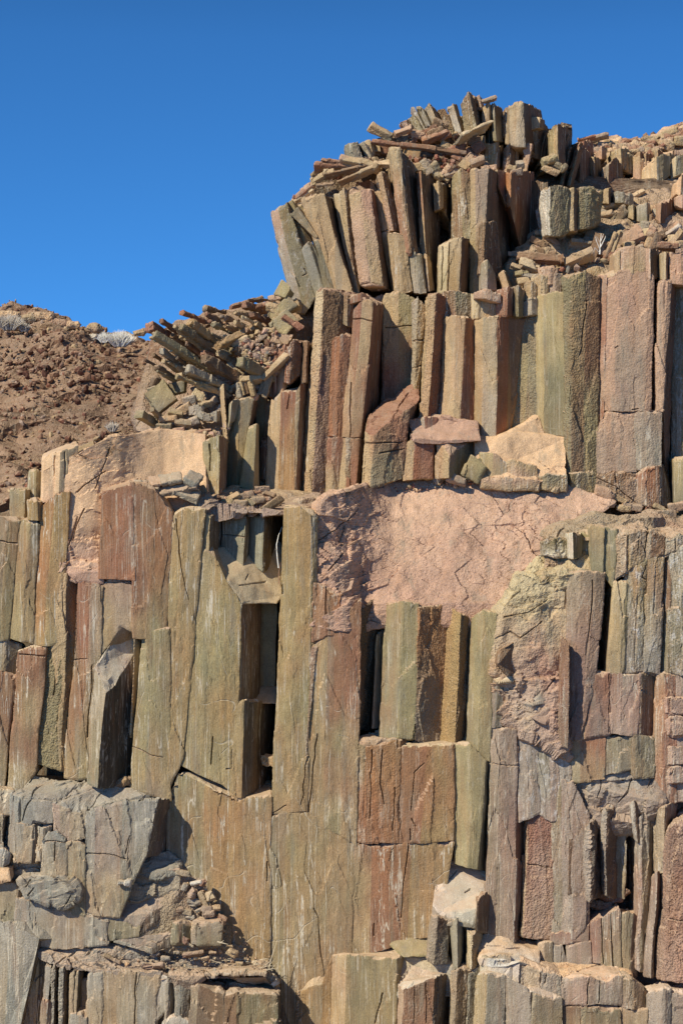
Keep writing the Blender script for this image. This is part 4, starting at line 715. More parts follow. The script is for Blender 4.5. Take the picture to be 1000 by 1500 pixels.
C([(703,326,701,400,-.3),(710,321,708,402,-.36),(726,324,738,424,.2)], 'br,dk', r=.9, back=.3, n='dark coarse brown stub in front of the big pale column', chip=.04)
C([(706,384,706,422,-.4),(714,380,714,424,-.45),(724,400,726,424,-.3)], 'og>gy', r=.5, back=.2, n='small grey pointed shard at the foot of the dark coarse stub')
C([(731,400,738,424,-.3),(738,396,747,424,-.35),(741,398,752,424,-.1)], 'ta,gn', back=.2, n='thin tan shard leaning beside the grey one')
C([(741,249,744,300,.5),(748,249,748,302,.42),(780,252,776,420,1.7)], 'ro,rb>bk', r=.3, back=.3, n='column with a glowing orange edge and a long side in painted shade')  # the long side darkens to blackish as painted shade
C([(722,250,728,272,.55),(728,248,730,272,.45),(742,250,742,300,.6)], 'ta,rb', r=.3, back=.3, n='dark red face left of the glowing orange edge')
C([(752,262,750,400,1.6),(800,265,806,400,1.5)], 'dk>bk', n='broad face in painted shade at the back of the hollow', r=.5)  # dark to blackish colour paints the shadow lying in the hollow
C([(790,288,798,344,.75),(796,275,800,344,.55),(806,270,805,345,.3),(820,273,819,345,.38),(832,276,831,340,.48)], 'wh,wh,og,og>gn', r=.85, v=.1, back=.5, n='column with a smooth whitish left face at the end of the dark hollow', top='ta')
C([(832,277,832,338,.52),(840,275,840,338,.5),(848,277,846,338,.66)], 'ta,br', r=.7, back=.4, n='narrow brown column right of the whitish faced one')
C([(849,275,846,336,.6),(862,273,860,334,.62),(882,278,878,326,.85)], 'og>gn,ol', r=.9, v=.1, back=.4, n='coarse dark olive face above the fallen slabs')
tier('leanrubble', 'below the leaning columns', 30.0, 'fallen slabs at the foot of the leaning columns')
for (x_,y_,w_,h_,a_,c_) in [(402,436,18,12,10,'pk'),(396,446,16,10,-10,'pg'),(418,428,20,30,60,'ol'),(408,458,26,22,-30,'ta'),(428,450,22,20,20,'ta'),(388,446,14,8,20,'rd')]:
    B(x_,y_,w_,h_,c_,ang=a_,Y=30.2)
# ================================================================ SUMMIT
tier('summit', 'on the summit', 31.8, 'columns standing on the summit')
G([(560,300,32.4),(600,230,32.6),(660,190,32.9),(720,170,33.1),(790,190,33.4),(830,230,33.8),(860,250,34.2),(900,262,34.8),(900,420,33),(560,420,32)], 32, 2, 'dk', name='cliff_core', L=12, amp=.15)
C([(675,152,680,194,.15),(686,132,698,186,-.02),(705,150,708,184,.6)], 'br>ol,dk', r=.7, n='pointed brown column, the highest on the skyline', back=.3, bk=[(704,148,.8),(684,134,.5)])
C([(656,153,669,196,.25),(663,150,676,194,.15),(669,152,680,192,.25)], 'cr>wh,ta', r=.4, back=.2, n='slender pale column leaning against the highest pointed one')
C([(621,156,634,182,.2),(628,148,641,180,.1),(640,160,649,178,.5)], 'cr>ta,br', r=.4, back=.3, n='pale stub with a slanted top leaning on the skyline')
C([(640,160,657,198,.4),(652,157,668,200,.3),(660,166,674,198,.45)], 'br>ol', r=.8, back=.3, n='rough brown column leaning behind the pale stub')
C([(610,153,624,186,.3),(615,150,630,184,.2),(622,160,634,182,.35)], 'ol>gy', li=.7, back=.2, n='thin grey shard with a white streak on the skyline')
C([(602,156,616,188,.3),(606,155,622,188,.25),(610,162,624,186,.4)], 'gy>ol', li=.8, back=.2, n='thin whitish shard, one of a pair on the skyline')
C([(597,172,612,192,.25),(606,166,618,190,.2),(612,172,622,188,.35)], 'ol', back=.3, n='olive stub under the whitish shards', r=.6)
C([(585,178,592,186,.4),(594,174,598,186,.3),(604,172,604,182,.4)], 'pk', back=.3, n='small pink block beside the olive stub', r=.6)
C([(708,155,706,180,.3),(716,150,717,182,.2),(722,152,723,180,.4)], 'ta>br', r=.5, back=.3, n='small brown column right behind the highest pointed one')
C([(696,142,698,160,.4),(702,139,705,160,.3),(708,146,709,160,.5)], 'pg', r=.6, back=.3, n='small stub peeping over the shoulder of the highest column')
S(708,149,727,143,6,'pg',Y=32.0,t=14,roll=15,n='thin flat slab lying across two summit columns')
C([(720,152,723,206,.3),(724,150,727,206,.22),(735,154,736,208,.55)], 'gy>og,dk>bg', r=.5, back=.4, n='dark grey column under the thin flat slab of the summit')
C([(736,162,737,202,.5),(742,158,743,200,.42),(748,162,748,200,.5)], 'br>dk', r=.7, back=.4, n='narrow dark brown column in a gap on the summit')
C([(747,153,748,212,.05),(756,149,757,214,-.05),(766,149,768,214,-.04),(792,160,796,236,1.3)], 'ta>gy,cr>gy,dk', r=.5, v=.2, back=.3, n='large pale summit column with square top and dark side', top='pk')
C([(773,160,774,184,.9),(777,158,779,184,.8),(792,164,792,188,1.1)], 'ta,rb>dk', r=.6, back=.5, n='dark reddish stub behind the large pale summit column')
C([(776,171,776,190,.5),(790,170,790,186,.45),(797,176,797,190,.8)], 'cr>ta,dk', r=.5, back=.4, n='small sunlit block set behind the large pale summit column')
C([(776,186,775,230,.55),(788,182,787,232,.6),(808,186,806,236,1.2)], 'og>dk,dk', r=.9, back=.3, n='coarse dark column below the small sunlit block')
C([(804,190,806,232,.25),(810,182,812,236,.12),(816,178,817,240,.08),(838,186,836,262,1.2)], 'yo>ol,oc>yo,dk', r=.5, back=.3, n='summit column with a yellow sunlit edge and a dark side')
B(828,185,18,10,'dk',Y=32.6,ang=-10,r=.8,n='dark crumbly cap on the yellow edged column')
C([(838,210,838,262,1.4),(850,208,850,266,1.2),(866,226,866,270,1.6)], 'rb>dk', r=.5, n='dark reddish row face in shade below the skyline', back=.5)
C([(710,209,710,245,.0),(727,208,726,246,-.06),(737,210,736,246,.5)], 'oc>ta,dk', r=.5, back=.35, n='square ochre block with a dark side on the summit ledge', top='ta')
C([(705,199,705,236,.15),(709,198,709,236,.1),(711,200,711,236,.3)], 'og>ta', back=.15, n='thin upright blade left of the square ochre block')
C([(738,213,737,252,.1),(746,208,746,250,.05),(755,218,754,244,.3)], 'br>pk,dk', r=1, back=.4, n='coarse dark brown stub on the summit ledge', chip=.04)
S(752,250,752,208,12,'gy>og',Y=32.2,t=9,n='grey stub behind the coarse dark brown one')
S(743,212,744,196,8,'ta',Y=32.1,t=6,n='pale shard on the coarse dark brown stub')
S(766,254,774,211,13,'pk>ta',Y=31.9,t=6,roll=20,n='narrow pink plank standing against the dark hollow')
S(722,252,730,272,10,'ta',Y=31.9,t=3,roll=0,n='thin triangular chip hanging in the dark hollow')
S(736,288,744,284,7,'wh',Y=31.0,t=6,n='little pale chip lodged in the dark hollow')
for q in [(803,235,20,16,20,'ol'),(818,243,16,15,-35,'og'),(805,250,24,12,-25,'ta')]:
    B(q[0],q[1],q[2],q[3],q[5],Y=31.2,ang=q[4],sides=5,r=.6,n=['upper left','right hand','lowest'][[803,818,805].index(q[0])]+' boulder of the little pile perched over the dark hollow',name='boulder',cat='boulder')
G([(436,300,31.3),(452,276,31.4),(470,256,31.5),(500,244,31.6),(520,232,31.7),(548,212,31.8),(590,200,32),(640,196,32.2),(700,200,32.4),(720,300,32),(600,330,31.6),(470,330,31.3)], 31.5, 1, 'br>dk', name='scree_bank', r=1, amp=.15, L=5, chip=.05)
for i in range(34):
    x_ = 604+i*7.1+rs.uniform(-4,4); y_ = float(np.interp(x_, [600,640,690,740,800,845], [180,160,152,162,186,206]))+rs.uniform(3,22); w_ = rs.uniform(5,10); ln = (690-x_)*.10; h_ = rs.uniform(34,60)
    C([(x_-w_/2-ln,y_,x_-w_/2,y_+h_,.1),(x_-w_*.1-ln,y_-2,x_-w_*.1,y_+h_,-.05),(x_+w_/2-ln,y_+1,x_+w_/2,y_+h_,.3)], rs.choice(['ta>og,dk','br>ol,dk','cr>ta,br','og>gy,dk','rd>br,dk']), r=.55, back=.3, Y=32.5, top='ta')
tier('summitslab', 'heaped on the summit', 31.6, 'fallen slabs heaped on the summit')
S(541,184,574,200,15,'ta>og',t=16,roll=38,n='thick slab poking out over open sky')
S(577,196,602,187,13,'pk',t=14,roll=30,n='pink topped block behind the thick slab')
S(543,207,680,225,8,'rd>br',t=12,roll=20,Y=31.4,n='very long thin brown beam lying level',cr=()) if 0 else S(543,207,682,225,8,'rd>br',t=12,roll=20,Y=31.35,n='very long thin brown beam lying level under the summit')
S(620,207,657,192,12,'rd>ro',t=14,roll=35,Y=31.6,n='orange topped bar lying aslant above the long beam')
S(671,203,718,182,6,'cr',t=40,roll=8,Y=31.4,n='large pale topped plank with a black underside',d0=0,d1=.3)
B(551,219,14,18,'ta>br',Y=31.6,ang=0,roll=20,n='brown block under the left end of the long beam')
B(568,220,20,15,'rb',Y=31.7,ang=0,roll=10,n='dark block under the left end of the long beam')
B(604,226,22,22,'oc>br',Y=31.45,ang=-4,roll=10,n='square brown block under the long beam')
B(622,224,16,20,'bk',Y=31.5,ang=10,roll=10,r=.8,n='black ended block under the long beam')
B(667,242,24,15,'bk>dk',Y=31.3,ang=-5,sides=6,r=.8,n='rounded black lump on the summit ledge',name='boulder',cat='boulder')
S(635,229,672,241,8,'og',t=16,roll=25,Y=31.3,n='thin grey slab running into the black lump')
S(676,246,694,228,18,'pk>ta',t=12,roll=10,Y=31.2,n='peach block leaning right of the black lump')
S(662,228,682,236,8,'rd',t=14,roll=10,Y=31.4,n='reddish slab under the right end of the long beam')
S(461,246,520,248,9,'rd>ta',t=30,roll=30,Y=30.9,n='broad flat brown slab roofing the leaning columns',d0=0,d1=0)
S(470,238,536,244,10,'rd>ta',t=24,roll=30,Y=31.1,n='long brown slab just under the skyline')
S(473,258,538,244,6,'br',t=16,roll=30,Y=30.8,n='thin brown slab aslant over the leaning columns')
S(462,272,490,268,8,'br>dk',t=24,roll=-20,Y=30.7,n='dark soled slab overhanging the broad tan column')
S(496,268,551,245,7,'ta>br',t=18,roll=30,Y=30.6,n='tan slab sloping above the big pinkish column')
for (x_,y_,w_,h_,a_,c_) in [(465,262,20,12,30,'ta'),(452,274,22,10,35,'pk'),(440,285,20,10,40,'rd'),(436,292,16,8,30,'ta'),(448,284,22,6,35,'cr'),(482,252,14,10,10,'ta'),(541,242,28,14,-20,'ta>oc'),(515,236,26,12,-10,'ta'),(505,234,14,10,-15,'pk'),(560,240,22,14,0,'cr')]:
    B(x_,y_,w_,h_,c_,ang=a_,Y=30.8,roll=30)
C([(504,212,508,235,.2),(512,208,518,236,.1),(522,206,533,236,.15),(527,212,533,234,.5)], 'bg>og,og>gy', r=.6, back=.3, Y=31.0, n='grey green fan shaped stub on the skyline', chip=.04)
C([(526,208,536,232,.3),(532,207,542,230,.25),(540,212,546,228,.4)], 'gy>ta', r=.6, back=.3, Y=31.0, n='small grey stub beside the fan shaped one')
C([(533,206,540,228,.3),(541,204,545,228,.25),(546,208,548,228,.4)], 'ta>br', r=.6, back=.3, Y=31.1, n='small brown stub right of the fan shaped one')
for (x_,y_,w_,h_,a_,c_) in [(512,242,18,9,-10,'ta'),(525,240,16,8,10,'pk'),(578,206,18,9,10,'br'),(598,200,22,10,40,'rb'),(612,196,18,12,0,'pk'),(630,190,26,10,20,'rb'),(645,180,20,14,-20,'br'),(640,196,20,16,30,'br'),(655,214,20,10,-20,'ta'),(668,218,24,12,20,'rd'),(690,224,20,12,-40,'rd'),(606,204,14,10,60,'rb'),(625,198,18,14,20,'rd'),(590,205,20,8,-10,'dk'),
  (630,246,24,14,30,'og'),(640,254,18,10,-20,'ta'),(648,260,22,9,-25,'ta'),(652,250,20,12,40,'pk'),(625,244,20,14,-60,'gy'),(660,254,16,8,20,'pg'),(612,244,16,10,10,'ta'),(700,236,18,10,20,'pg'),(716,246,22,8,10,'pk'),(700,215,16,14,30,'rb'),(692,206,18,16,-10,'br'),(755,252,16,10,10,'pg'),(748,246,12,9,-10,'ta'),(760,240,10,10,0,'gy')]:
    B(x_,y_,w_,h_,c_,ang=a_,Y=31.7 if y_<235 else 31.1,roll=rs.uniform(-40,40),r=.6)
# ================================================================ LEFT FALLEN PILE
tier('pile', 'at the cliff shoulder', 30.2, 'toppled columns at the cliff shoulder')
G([(205,622,30.2),(214,560,30.8),(222,500,31.2),(262,478,31.3),(330,462,31.5),(392,445,31.4),(440,440,31.2),(470,480,30.6),(440,520,30.7),(400,560,30.6),(345,600,30.4),(325,640,29.9),(240,640,29.75)], 30, 1.5, 'br>pg', name='scree_bank', r=1, amp=.16, L=4.5, du=.5, chip=.04)
for a in [
 (226,490,291,530,17,'og>ol',30,-.5,'long grey olive'),(219,478,240,488,18,'rd',25,-.2,'rust ended'),(236,470,262,486,11,'rb',20,-.1,'dark red'),
 (255,478,300,514,11,'ta>ot',30,-.25,'tan topped'),(265,479,311,512,14,'gn>br',20,-.3,'dark olive'),(277,473,322,506,16,'oc>ol',30,-.2,'ochre olive'),
 (266,458,298,470,12,'ru>rd',25,.1,'rust topped'),(301,460,338,482,10,'rb>br',20,.1,'dark brown'),(311,474,342,490,9,'og>dk',20,-.1,'dark edged'),
 (317,508,358,487,18,'oc',20,-.25,'flat ochre'),(297,526,348,556,24,'br>dk',25,-.55,'big dark brown'),(272,540,325,565,17,'gy>og',25,-.65,'thick grey'),
 (258,552,318,573,12,'ol>ta',25,-.7,'olive'),(212,526,252,550,10,'dk>br',20,-.2,'dark slender'),(223,519,250,536,10,'br>dk',20,-.15,'dark'),
 (236,514,268,540,14,'gy>dk',25,-.25,'pale ended'),(250,514,284,534,8,'ta',30,-.3,'thin tan'),(229,543,258,560,9,'og',25,-.4,'thin grey'),
 (204,606,226,620,18,'gn>og',30,-.5,'thick dark green'),(222,600,238,616,12,'og',25,-.5,'grey'),(300,452,322,456,10,'ta>dk',25,.3,'square ended'),
 (337,450,372,440,8,'dk>rb',20,.5,'blackish red'),(362,438,392,440,10,'dk>rb',20,.55,'blackish skyline'),(356,446,378,452,14,'rd>br',10,.3,'round ended brown'),
 (368,460,392,470,13,'dk>rd',20,.1,'dark sided'),(343,472,372,486,10,'ta',30,.0,'tan upper'),(354,464,388,482,7,'cr>ta',30,.05,'thin pale'),
 (342,458,364,463,12,'ta>og',25,.2,'greyish block like'),(306,470,330,478,9,'rb',20,.1,'red brown'),(322,464,342,470,10,'pg',30,.2,'pinkish'),
 (328,478,352,492,8,'br>dk',20,-.05,'brown thin'),(350,530,388,548,22,'gn>og',15,-.5,'thick grey green'),(258,524,272,534,9,'dk',20,-.3,'stub like dark'),
 (284,486,300,478,10,'br',20,.0,'short brown')]:
    S(a[0],a[1],a[2]+(a[2]-a[0])*.3,a[3]+(a[3]-a[1])*.3,a[4]*.84,a[5],Y=30.2+a[7],t=a[4]*.9,roll=a[6],d0=-.35,d1=.25,sides=4 if a[4]>12 else 5,n=a[8]+' toppled column at the cliff shoulder',name='fallen_column',cat='fallen column',kind='column',L=4.5)
S(222,592,250,572,40,'ol>og',Y=29.75,t=20,roll=10,n='large olive block low in the pile, before a dark hollow',name='rock_block',cat='rock block')
S(246,572,272,566,20,'dk>gn',Y=29.9,t=20,roll=10,n='dark block beside the large olive one',name='rock_block',cat='rock block')
S(180,647,236,630,9,'ta>pk',Y=29.4,t=20,roll=25,n='long flat slab at the edge of the sandy slope')
S(398,468,430,440,26,'og>ol',Y=30.1,t=12,roll=15,n='grey green plate leaning under the leaning columns')
S(404,486,428,462,26,'og>yo',Y=30.0,t=10,roll=10,n='yellowish grey plate below the leaning one')
S(414,462,440,482,12,'rd',Y=29.9,t=12,roll=20,n='red brown block wedged among the pale plates')
S(398,494,424,500,22,'pk>ta',Y=29.9,t=14,roll=20,n='peach coloured plate at the top of the upper row')
S(385,556,420,522,12,'cr>ta',Y=29.7,t=16,roll=25,n='pale slab sloping down beside the upper row')
S(352,560,384,556,10,'ta',Y=29.7,t=20,roll=30,n='flat tan slab over the corner of the upper row')
S(330,575,356,560,9,'ta>pk',Y=29.75,t=14,roll=30,n='tan splinter over the corner of the upper row')
S(332,566,346,552,6,'rd',Y=29.75,t=10,roll=30,n='thin red splinter over the corner of the upper row')
S(384,580,394,550,16,'og',Y=29.75,t=8,roll=10,n='grey green blade standing at the corner')
for q,(x_,y_) in enumerate([(352,572),(358,570),(364,568),(372,570)]):
    S(x_,y_+9,x_-5,y_-11,7,['gy','ta','br','ot'][q],Y=29.65,t=8,n=['grey','tan','brown','largest'][q]+' short upright splinter over the leaning olive column')
for i in range(34):
    k_ = i/33; x_ = 232+k_*150+rs.uniform(-14,14); y_ = 500-k_*30+rs.uniform(-14,60)*(1-k_*.6); l_ = rs.uniform(36,62); a_ = R(-30+rs.uniform(-9,9)); dy = -math.sin(a_)*l_
    S(x_,y_,x_+math.cos(a_)*l_,y_+dy,rs.uniform(6,10),rs.choice(['og','br','ot','rd>br','dk>og','ta>ot','gn>br']),Y=30.25-(y_-480)*.006,t=9,roll=rs.uniform(15,35),d0=-.25,d1=.3,name='fallen_column',cat='fallen column',kind='column')
for (x_,y_,w_,h_,a_,c_) in [(278,586,18,12,20,'gy'),(290,580,16,14,-30,'cr'),(300,592,20,12,10,'ta'),(312,588,16,9,40,'pg'),(270,598,22,12,30,'ta'),(286,602,20,16,0,'gy'),(258,606,22,14,-10,'ol'),(246,614,26,10,5,'ta'),(268,620,24,12,-5,'og'),(284,616,14,12,20,'gy'),(296,610,10,18,80,'bg'),(306,612,10,20,85,'gy'),(316,610,14,20,90,'bg'),(326,600,10,14,60,'pg'),(240,624,22,7,0,'gn'),(262,630,18,8,10,'pk'),(280,634,16,8,0,'ta'),(250,632,14,7,-20,'rd'),(300,632,20,7,10,'rd'),(312,638,20,6,15,'pu'),(292,640,12,7,0,'pk'),
 (352,512,14,10,20,'pg'),(364,506,12,9,0,'ta'),(374,500,14,10,30,'pk'),(362,518,12,9,-20,'ta'),(378,514,16,11,10,'pg'),(350,500,26,14,15,'cr>og'),(340,545,26,18,-40,'ta>og'),(372,536,18,12,30,'ot'),(388,526,14,10,-20,'ta'),(396,512,16,12,10,'pk'),(384,492,12,9,40,'pg'),(392,484,12,8,0,'ta'),(330,500,10,8,0,'rd'),(226,560,16,12,60,'dk'),(222,570,12,10,20,'og'),(400,450,16,10,-10,'ta'),(380,448,12,8,10,'rb'),(404,436,14,8,5,'pk')]:
    B(x_,y_,w_,h_,c_,ang=a_,Y=29.9 - max(0,(y_-560))*.006 + (.25 if y_<470 else 0),roll=rs.uniform(-40,40),r=.6,n=None)
# small row of stubs on the sandy slope rim
tier('rim', 'on the rim of the sandy slope', 29.2, 'loose blocks on the rim of the sandy slope')
B(158,648,11,11,'ta',ang=0,roll=5,Y=29.3,n='little square block on the rim of the sandy slope')
S(106,672,140,656,22,'ta>pg',Y=29.2,t=14,roll=10,n='broad pinkish block on the rim of the sandy slope')
B(98,672,14,9,'rb',Y=29.2,n='small dark red block on the rim of the sandy slope')
B(127,668,22,6,'oc',Y=29.0,ang=10,n='ochre sliver on the rim of the sandy slope')
for (x_,y_,w_,h_,a_,c_) in [(176,652,16,8,10,'br'),(196,646,24,7,12,'pg'),(214,640,18,8,5,'ta'),(228,634,22,8,10,'rd'),(170,658,10,6,0,'pk')]:
    B(x_,y_,w_,h_,c_,ang=a_,Y=29.35,roll=20)
# ================================================================ RIGHT TALUS
def yt(x, y): return 30.3+max(0, 400-y)*.026
G([(745,420,30.7),(760,380,31.1),(800,345,31.9),(860,330,32.3),(880,300,33.0),(940,270,33.8),(1060,250,34.4),(1500,220,35),(1500,430,30.7),(880,420,30.7)], 30.5, 1.2, 'pg>ta', name='scree_bank', r=1, amp=.2, L=4.5, du=.6, chip=.04)
G([(830,270,34.9),(845,240,35.9),(868,214,36.9),(930,213,37.4),(965,203,37.9),(990,192,38.3),(1060,182,38.6),(1500,160,39.1),(1500,320,34.3),(960,320,34.3),(880,300,34.5)], 34, 2, 'sd>pk', name='dusty_slope', r=.9, amp=.22, L=4.5, du=.6, v=0, chip=.03)
tier('back', 'on the dusty slope', 33.4, 'columns on the dusty slope behind the summit')
C([(848,208,848,236,.9),(856,204,856,240,.8),(870,206,872,238,1.2)], 'rd>pk,rb>dk', r=.7, back=.4, n='dark red stub under the skyline')
C([(838,222,834,268,.0),(850,220,848,270,-.1),(866,224,864,272,.6)], 'rb>dk', r=.6, back=.5, n='dark brown row in shade next to the yellow edged column')
C([(863,230,866,270,-.1),(870,228,872,272,-.18),(880,232,882,272,.3)], 'ta>rd,dk', r=.5, back=.4, n='narrow red brown column with a lit edge')
C([(885,244,885,276,-.05),(892,234,891,276,-.25),(904,228,904,276,-.1),(914,240,916,272,.2)], 'gy,br>rb,dk', r=.7, back=.4, n='rounded dark brown column with a grey edge', chip=.04)
C([(897,222,899,240,.5),(910,217,911,244,.3),(918,220,920,250,.5),(927,228,928,254,.6)], 'yo>cr,gn>ot,gn', r=.7, back=.4, n='yellowish column with a dark green face')
C([(876,220,876,232,.6),(882,212,882,232,.5),(890,218,890,232,.8)], 'pk', r=.7, back=.4, n='small pink stub on the dusty slope')
C([(929,228,929,262,.5),(938,227,938,262,.45),(944,232,944,262,.5)], 'ta>pk', r=.5, back=.4, n='narrow pale stub between two larger columns')
C([(943,244,942,270,.35),(962,228,963,266,.0),(972,225,972,264,.1),(982,228,982,256,.25)], 'sd>cr,og,og>ol', r=.5, back=.5, n='sunlit sandy column with a grey green face', top='sd')
C([(983,236,983,262,.3),(991,228,990,258,.2),(1003,220,1003,252,.25),(1020,220,1020,252,.3)], 'cr,og', r=.5, back=.5, n='grey green column at the right edge of the dusty slope')
C([(992,262,990,284,-1.2),(998,254,996,286,-1.3),(1020,252,1020,284,-1.2)], 'sd,dk', r=.4, back=.5, n='dark faced block at the right edge')
C([(881,276,880,296,-.9),(890,272,890,298,-1.0),(893,274,893,298,-.7)], 'ta,dk', r=.4, back=.5, n='little block with a sunlit face above the scree')
C([(900,280,900,296,-.9),(912,278,912,296,-.95),(926,282,926,300,-.8)], 'bg>og', r=.6, back=.4, n='blue grey stub above the scree', li=.5)
C([(920,300,919,318,-1.2),(926,298,926,320,-1.3),(932,300,932,320,-1.0)], 'og>ta', r=.4, back=.4, n='narrow olive stub in the scree')
C([(933,300,933,322,-1.3),(946,296,947,326,-1.35),(951,298,952,322,-1.0)], 'gy>og', r=.4, back=.4, n='square grey stub in the scree')
C([(963,296,962,322,-1.3),(968,294,966,326,-1.45),(990,290,988,322,-.9)], 'pk,rb>dk', r=.4, back=.5, n='block with a broad dark face in the scree', top='pk')
C([(990,288,990,300,-1.2),(998,286,998,304,-1.3),(1020,288,1020,304,-1.2)], 'pk', r=.4, back=.5, n='pink block at the right edge of the scree')
tier('scree', 'in the scree', 31, 'slabs of the scree beside the dark hollow')
for a in [(834,330,878,328,22,'ta>gy',34,40,'large flat tan'),(748,388,764,394,14,'ta',30,14,'square ended tan'),(762,384,790,394,16,'cr>ta',25,16,'sunlit bar like'),(758,376,822,380,16,'br>rd',20,18,'big dark brown'),
 (784,344,838,347,7,'pk>ta',20,16,'thin level pink'),(796,345,818,362,10,'pg',25,12,'leaning pinkish'),(776,352,800,362,14,'br',20,16,'rough brown'),(832,358,868,358,12,'ta>gy',28,26,'flat greyish'),
 (828,386,868,368,20,'pg>ta',30,22,'pointed pink'),(866,382,878,342,16,'br',15,14,'tilted brown'),(884,384,902,342,6,'ta>rd',20,16,'thin upright tan'),(890,386,908,338,7,'ta',20,16,'second thin upright'),
 (904,356,938,340,30,'pk>dk',30,18,'broad pink topped'),(876,308,912,298,7,'cr>ta',28,20,'pale level'),(862,322,912,312,12,'ta>pg',30,24,'long pinkish'),(896,330,916,306,14,'dk>og',10,16,'dark faced'),
 (944,356,958,332,16,'pk>rd',25,14,'steep pink'),(948,352,972,344,14,'dk>br',20,16,'dark hollowed'),(962,350,996,330,10,'wh>pg',25,14,'white crusted'),(976,366,998,336,12,'ta>pg',25,12,'steep tan'),
 (962,360,990,362,10,'rb>dk',15,14,'dark low'),(886,274,920,284,8,'pg',25,16,'level pinkish'),(920,292,944,280,8,'cr',28,16,'small cream'),(838,308,862,314,10,'ta',30,14,'chunky tan'),(846,300,866,296,7,'pk',25,12,'small pink')]:
    S(a[0],a[1],a[2],a[3],a[4],a[5],Y=yt((a[0]+a[2])/2,(a[1]+a[3])/2)-.15,t=a[7],roll=a[6],n=a[8]+' slab in the scree beside the dark hollow')
for i in range(46):
    x_ = rs.uniform(800,1010); y_ = rs.uniform(268,374)
    if y_ < 335-(x_-800)*.3: continue
    B(x_,y_,rs.uniform(20,44),rs.uniform(12,22),rs.choice(['pk>ta','ta>pg','pg','rd>dk','br','cr>ta','gy']),ang=rs.choice([rs.uniform(10,60),rs.uniform(60,110),rs.uniform(-20,10)]),Y=yt(x_,y_)+.12,roll=rs.uniform(-35,35),r=.6,name='rock_slab',cat='rock slab',kind='slab')
for i in range(105):
    x_ = rs.uniform(780,1000); y_ = rs.uniform(276,378)
    if y_ < 330-(x_-790)*.25: continue
    B(x_,y_,rs.uniform(12,30),rs.uniform(6,13),rs.choice(['pk','ta','pg','rd','br','cr','gy']),ang=rs.uniform(-40,50),Y=yt(x_,y_)+.1,roll=rs.uniform(-40,40),r=.6,sides=rs.choice([4,5]))
for (x_,y_,w_,h_,a_,c_) in [(752,372,16,10,0,'pg'),(775,404,30,8,-10,'gy'),(765,400,20,8,10,'ol'),(786,410,16,12,0,'cr'),(768,412,16,10,10,'ta'),(800,396,22,10,10,'pk'),(806,404,18,12,40,'pg'),(826,270,20,6,8,'cr'),(838,264,18,12,30,'ta'),(860,272,10,8,0,'wh'),(868,276,22,6,-5,'gy')]:
    B(x_,y_,w_,h_,c_,ang=a_,Y=yt(x_,y_)-.05,roll=20,n=None)
for i in range(30):
    x_ = rs.uniform(862,1006); y_ = rs.uniform(216,262); h_ = rs.uniform(14,34); w_ = rs.uniform(9,17)
    C([(x_-w_/2,y_,x_-w_/2,y_+h_,.1),(x_-w_/5,y_-2,x_-w_/5,y_+h_,-.05),(x_+w_/2,y_+1,x_+w_/2,y_+h_,.3)], rs.choice(['sd>ta,br','cr>oc,og','ta>pk,rb>dk','ta,gn']), r=.6, back=.4, Y=36.4-(y_+h_-205)*.033, top='sd', chip=.03)
tier('crest', 'along the rightmost skyline', 36.6, 'stones along the right hand skyline')
S(868,204,892,198,8,'pg>ta',Y=35.8,t=16,roll=25,n='flat pale slab on the skyline dip')
S(846,206,872,200,7,'rd',Y=35.6,t=14,roll=25,n='reddish slab on the skyline dip')
S(912,208,934,204,9,'rb>rd',Y=36.0,t=14,roll=20,n='dark red slab on the skyline dip')
C([(984,186,984,200,.4),(992,180,992,202,.3),(1020,174,1020,200,.4)], 'oc>sd,pk', r=.6, back=.6, n='tall sandy boulder at the right end of the skyline')
for i in range(130):
    x_ = rs.uniform(846,1006); y0_ = 208-max(0,x_-930)*.30; y_ = y0_+abs(rs.gauss(0,19))
    B(x_,y_,rs.uniform(7,22),rs.uniform(6,15),rs.choice(['pk','sd','ta','pg','rd','ta']),ang=rs.uniform(-30,40),Y=36.4-max(0,y_-200)*.035,roll=rs.uniform(-40,40),r=.7,sides=rs.choice([4,5,6]),chip=.03,name='boulder',cat='boulder',kind='stone')
SQ[0] = True
# ================================================================ FOREGROUND BLOCKS, lower left
tier('fore', 'among the grey foreground blocks', 26.9, 'grey blocks at the foot of the wall')
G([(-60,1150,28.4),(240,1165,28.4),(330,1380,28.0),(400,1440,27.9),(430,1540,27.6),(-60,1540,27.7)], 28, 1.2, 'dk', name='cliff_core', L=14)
SQ[0] = None
G([(-60,1190),(60,1195),(130,1185),(222,1185),(205,1262),(262,1270),(262,1300),(160,1350),(160,1392),(60,1380),(20,1400),(-60,1400)], lambda x, y: 27.86-max(0, y-1200)*.0006, .4, 'gy>ta', name='cliff_core', L=5, flake=.8, r=.6, amp=.06, v=.3)
G([(118,1436),(150,1432),(232,1434),(281,1450),(330,1462),(404,1462),(404,1540),(118,1540)], 27.55, .4, 'gy>br', name='cliff_core', L=10, r=.6)
SQ[0] = True
C([(16,1162,12,1252,.1),(30,1168,26,1255,-.1),(54,1168,50,1206,-.2),(79,1174,77,1208,-.15)], 'bg>gy,gy>bg,gy', r=.3, v=.2, bk=[(126,1144,.8),(96,1147,.85),(48,1134,.95),(30,1150,.6)], top='gy', n='wide blue grey block with a broad cracked top under the striped columns', cr=[[(32,1202),(40,1180),(50,1160),(64,1150)],[(48,1166),(76,1172)]], du=.15, chip=.03)
C([(23,1206,22,1264,-.3),(34,1207,32,1264,-.38),(48,1208,46,1264,-.36),(57,1212,54,1264,.05)], 'gy>ta,ta,dk', back=.3, v=.4, top='bg', rise=4, n='tan faced stub with a dark side under the wide blue grey block')
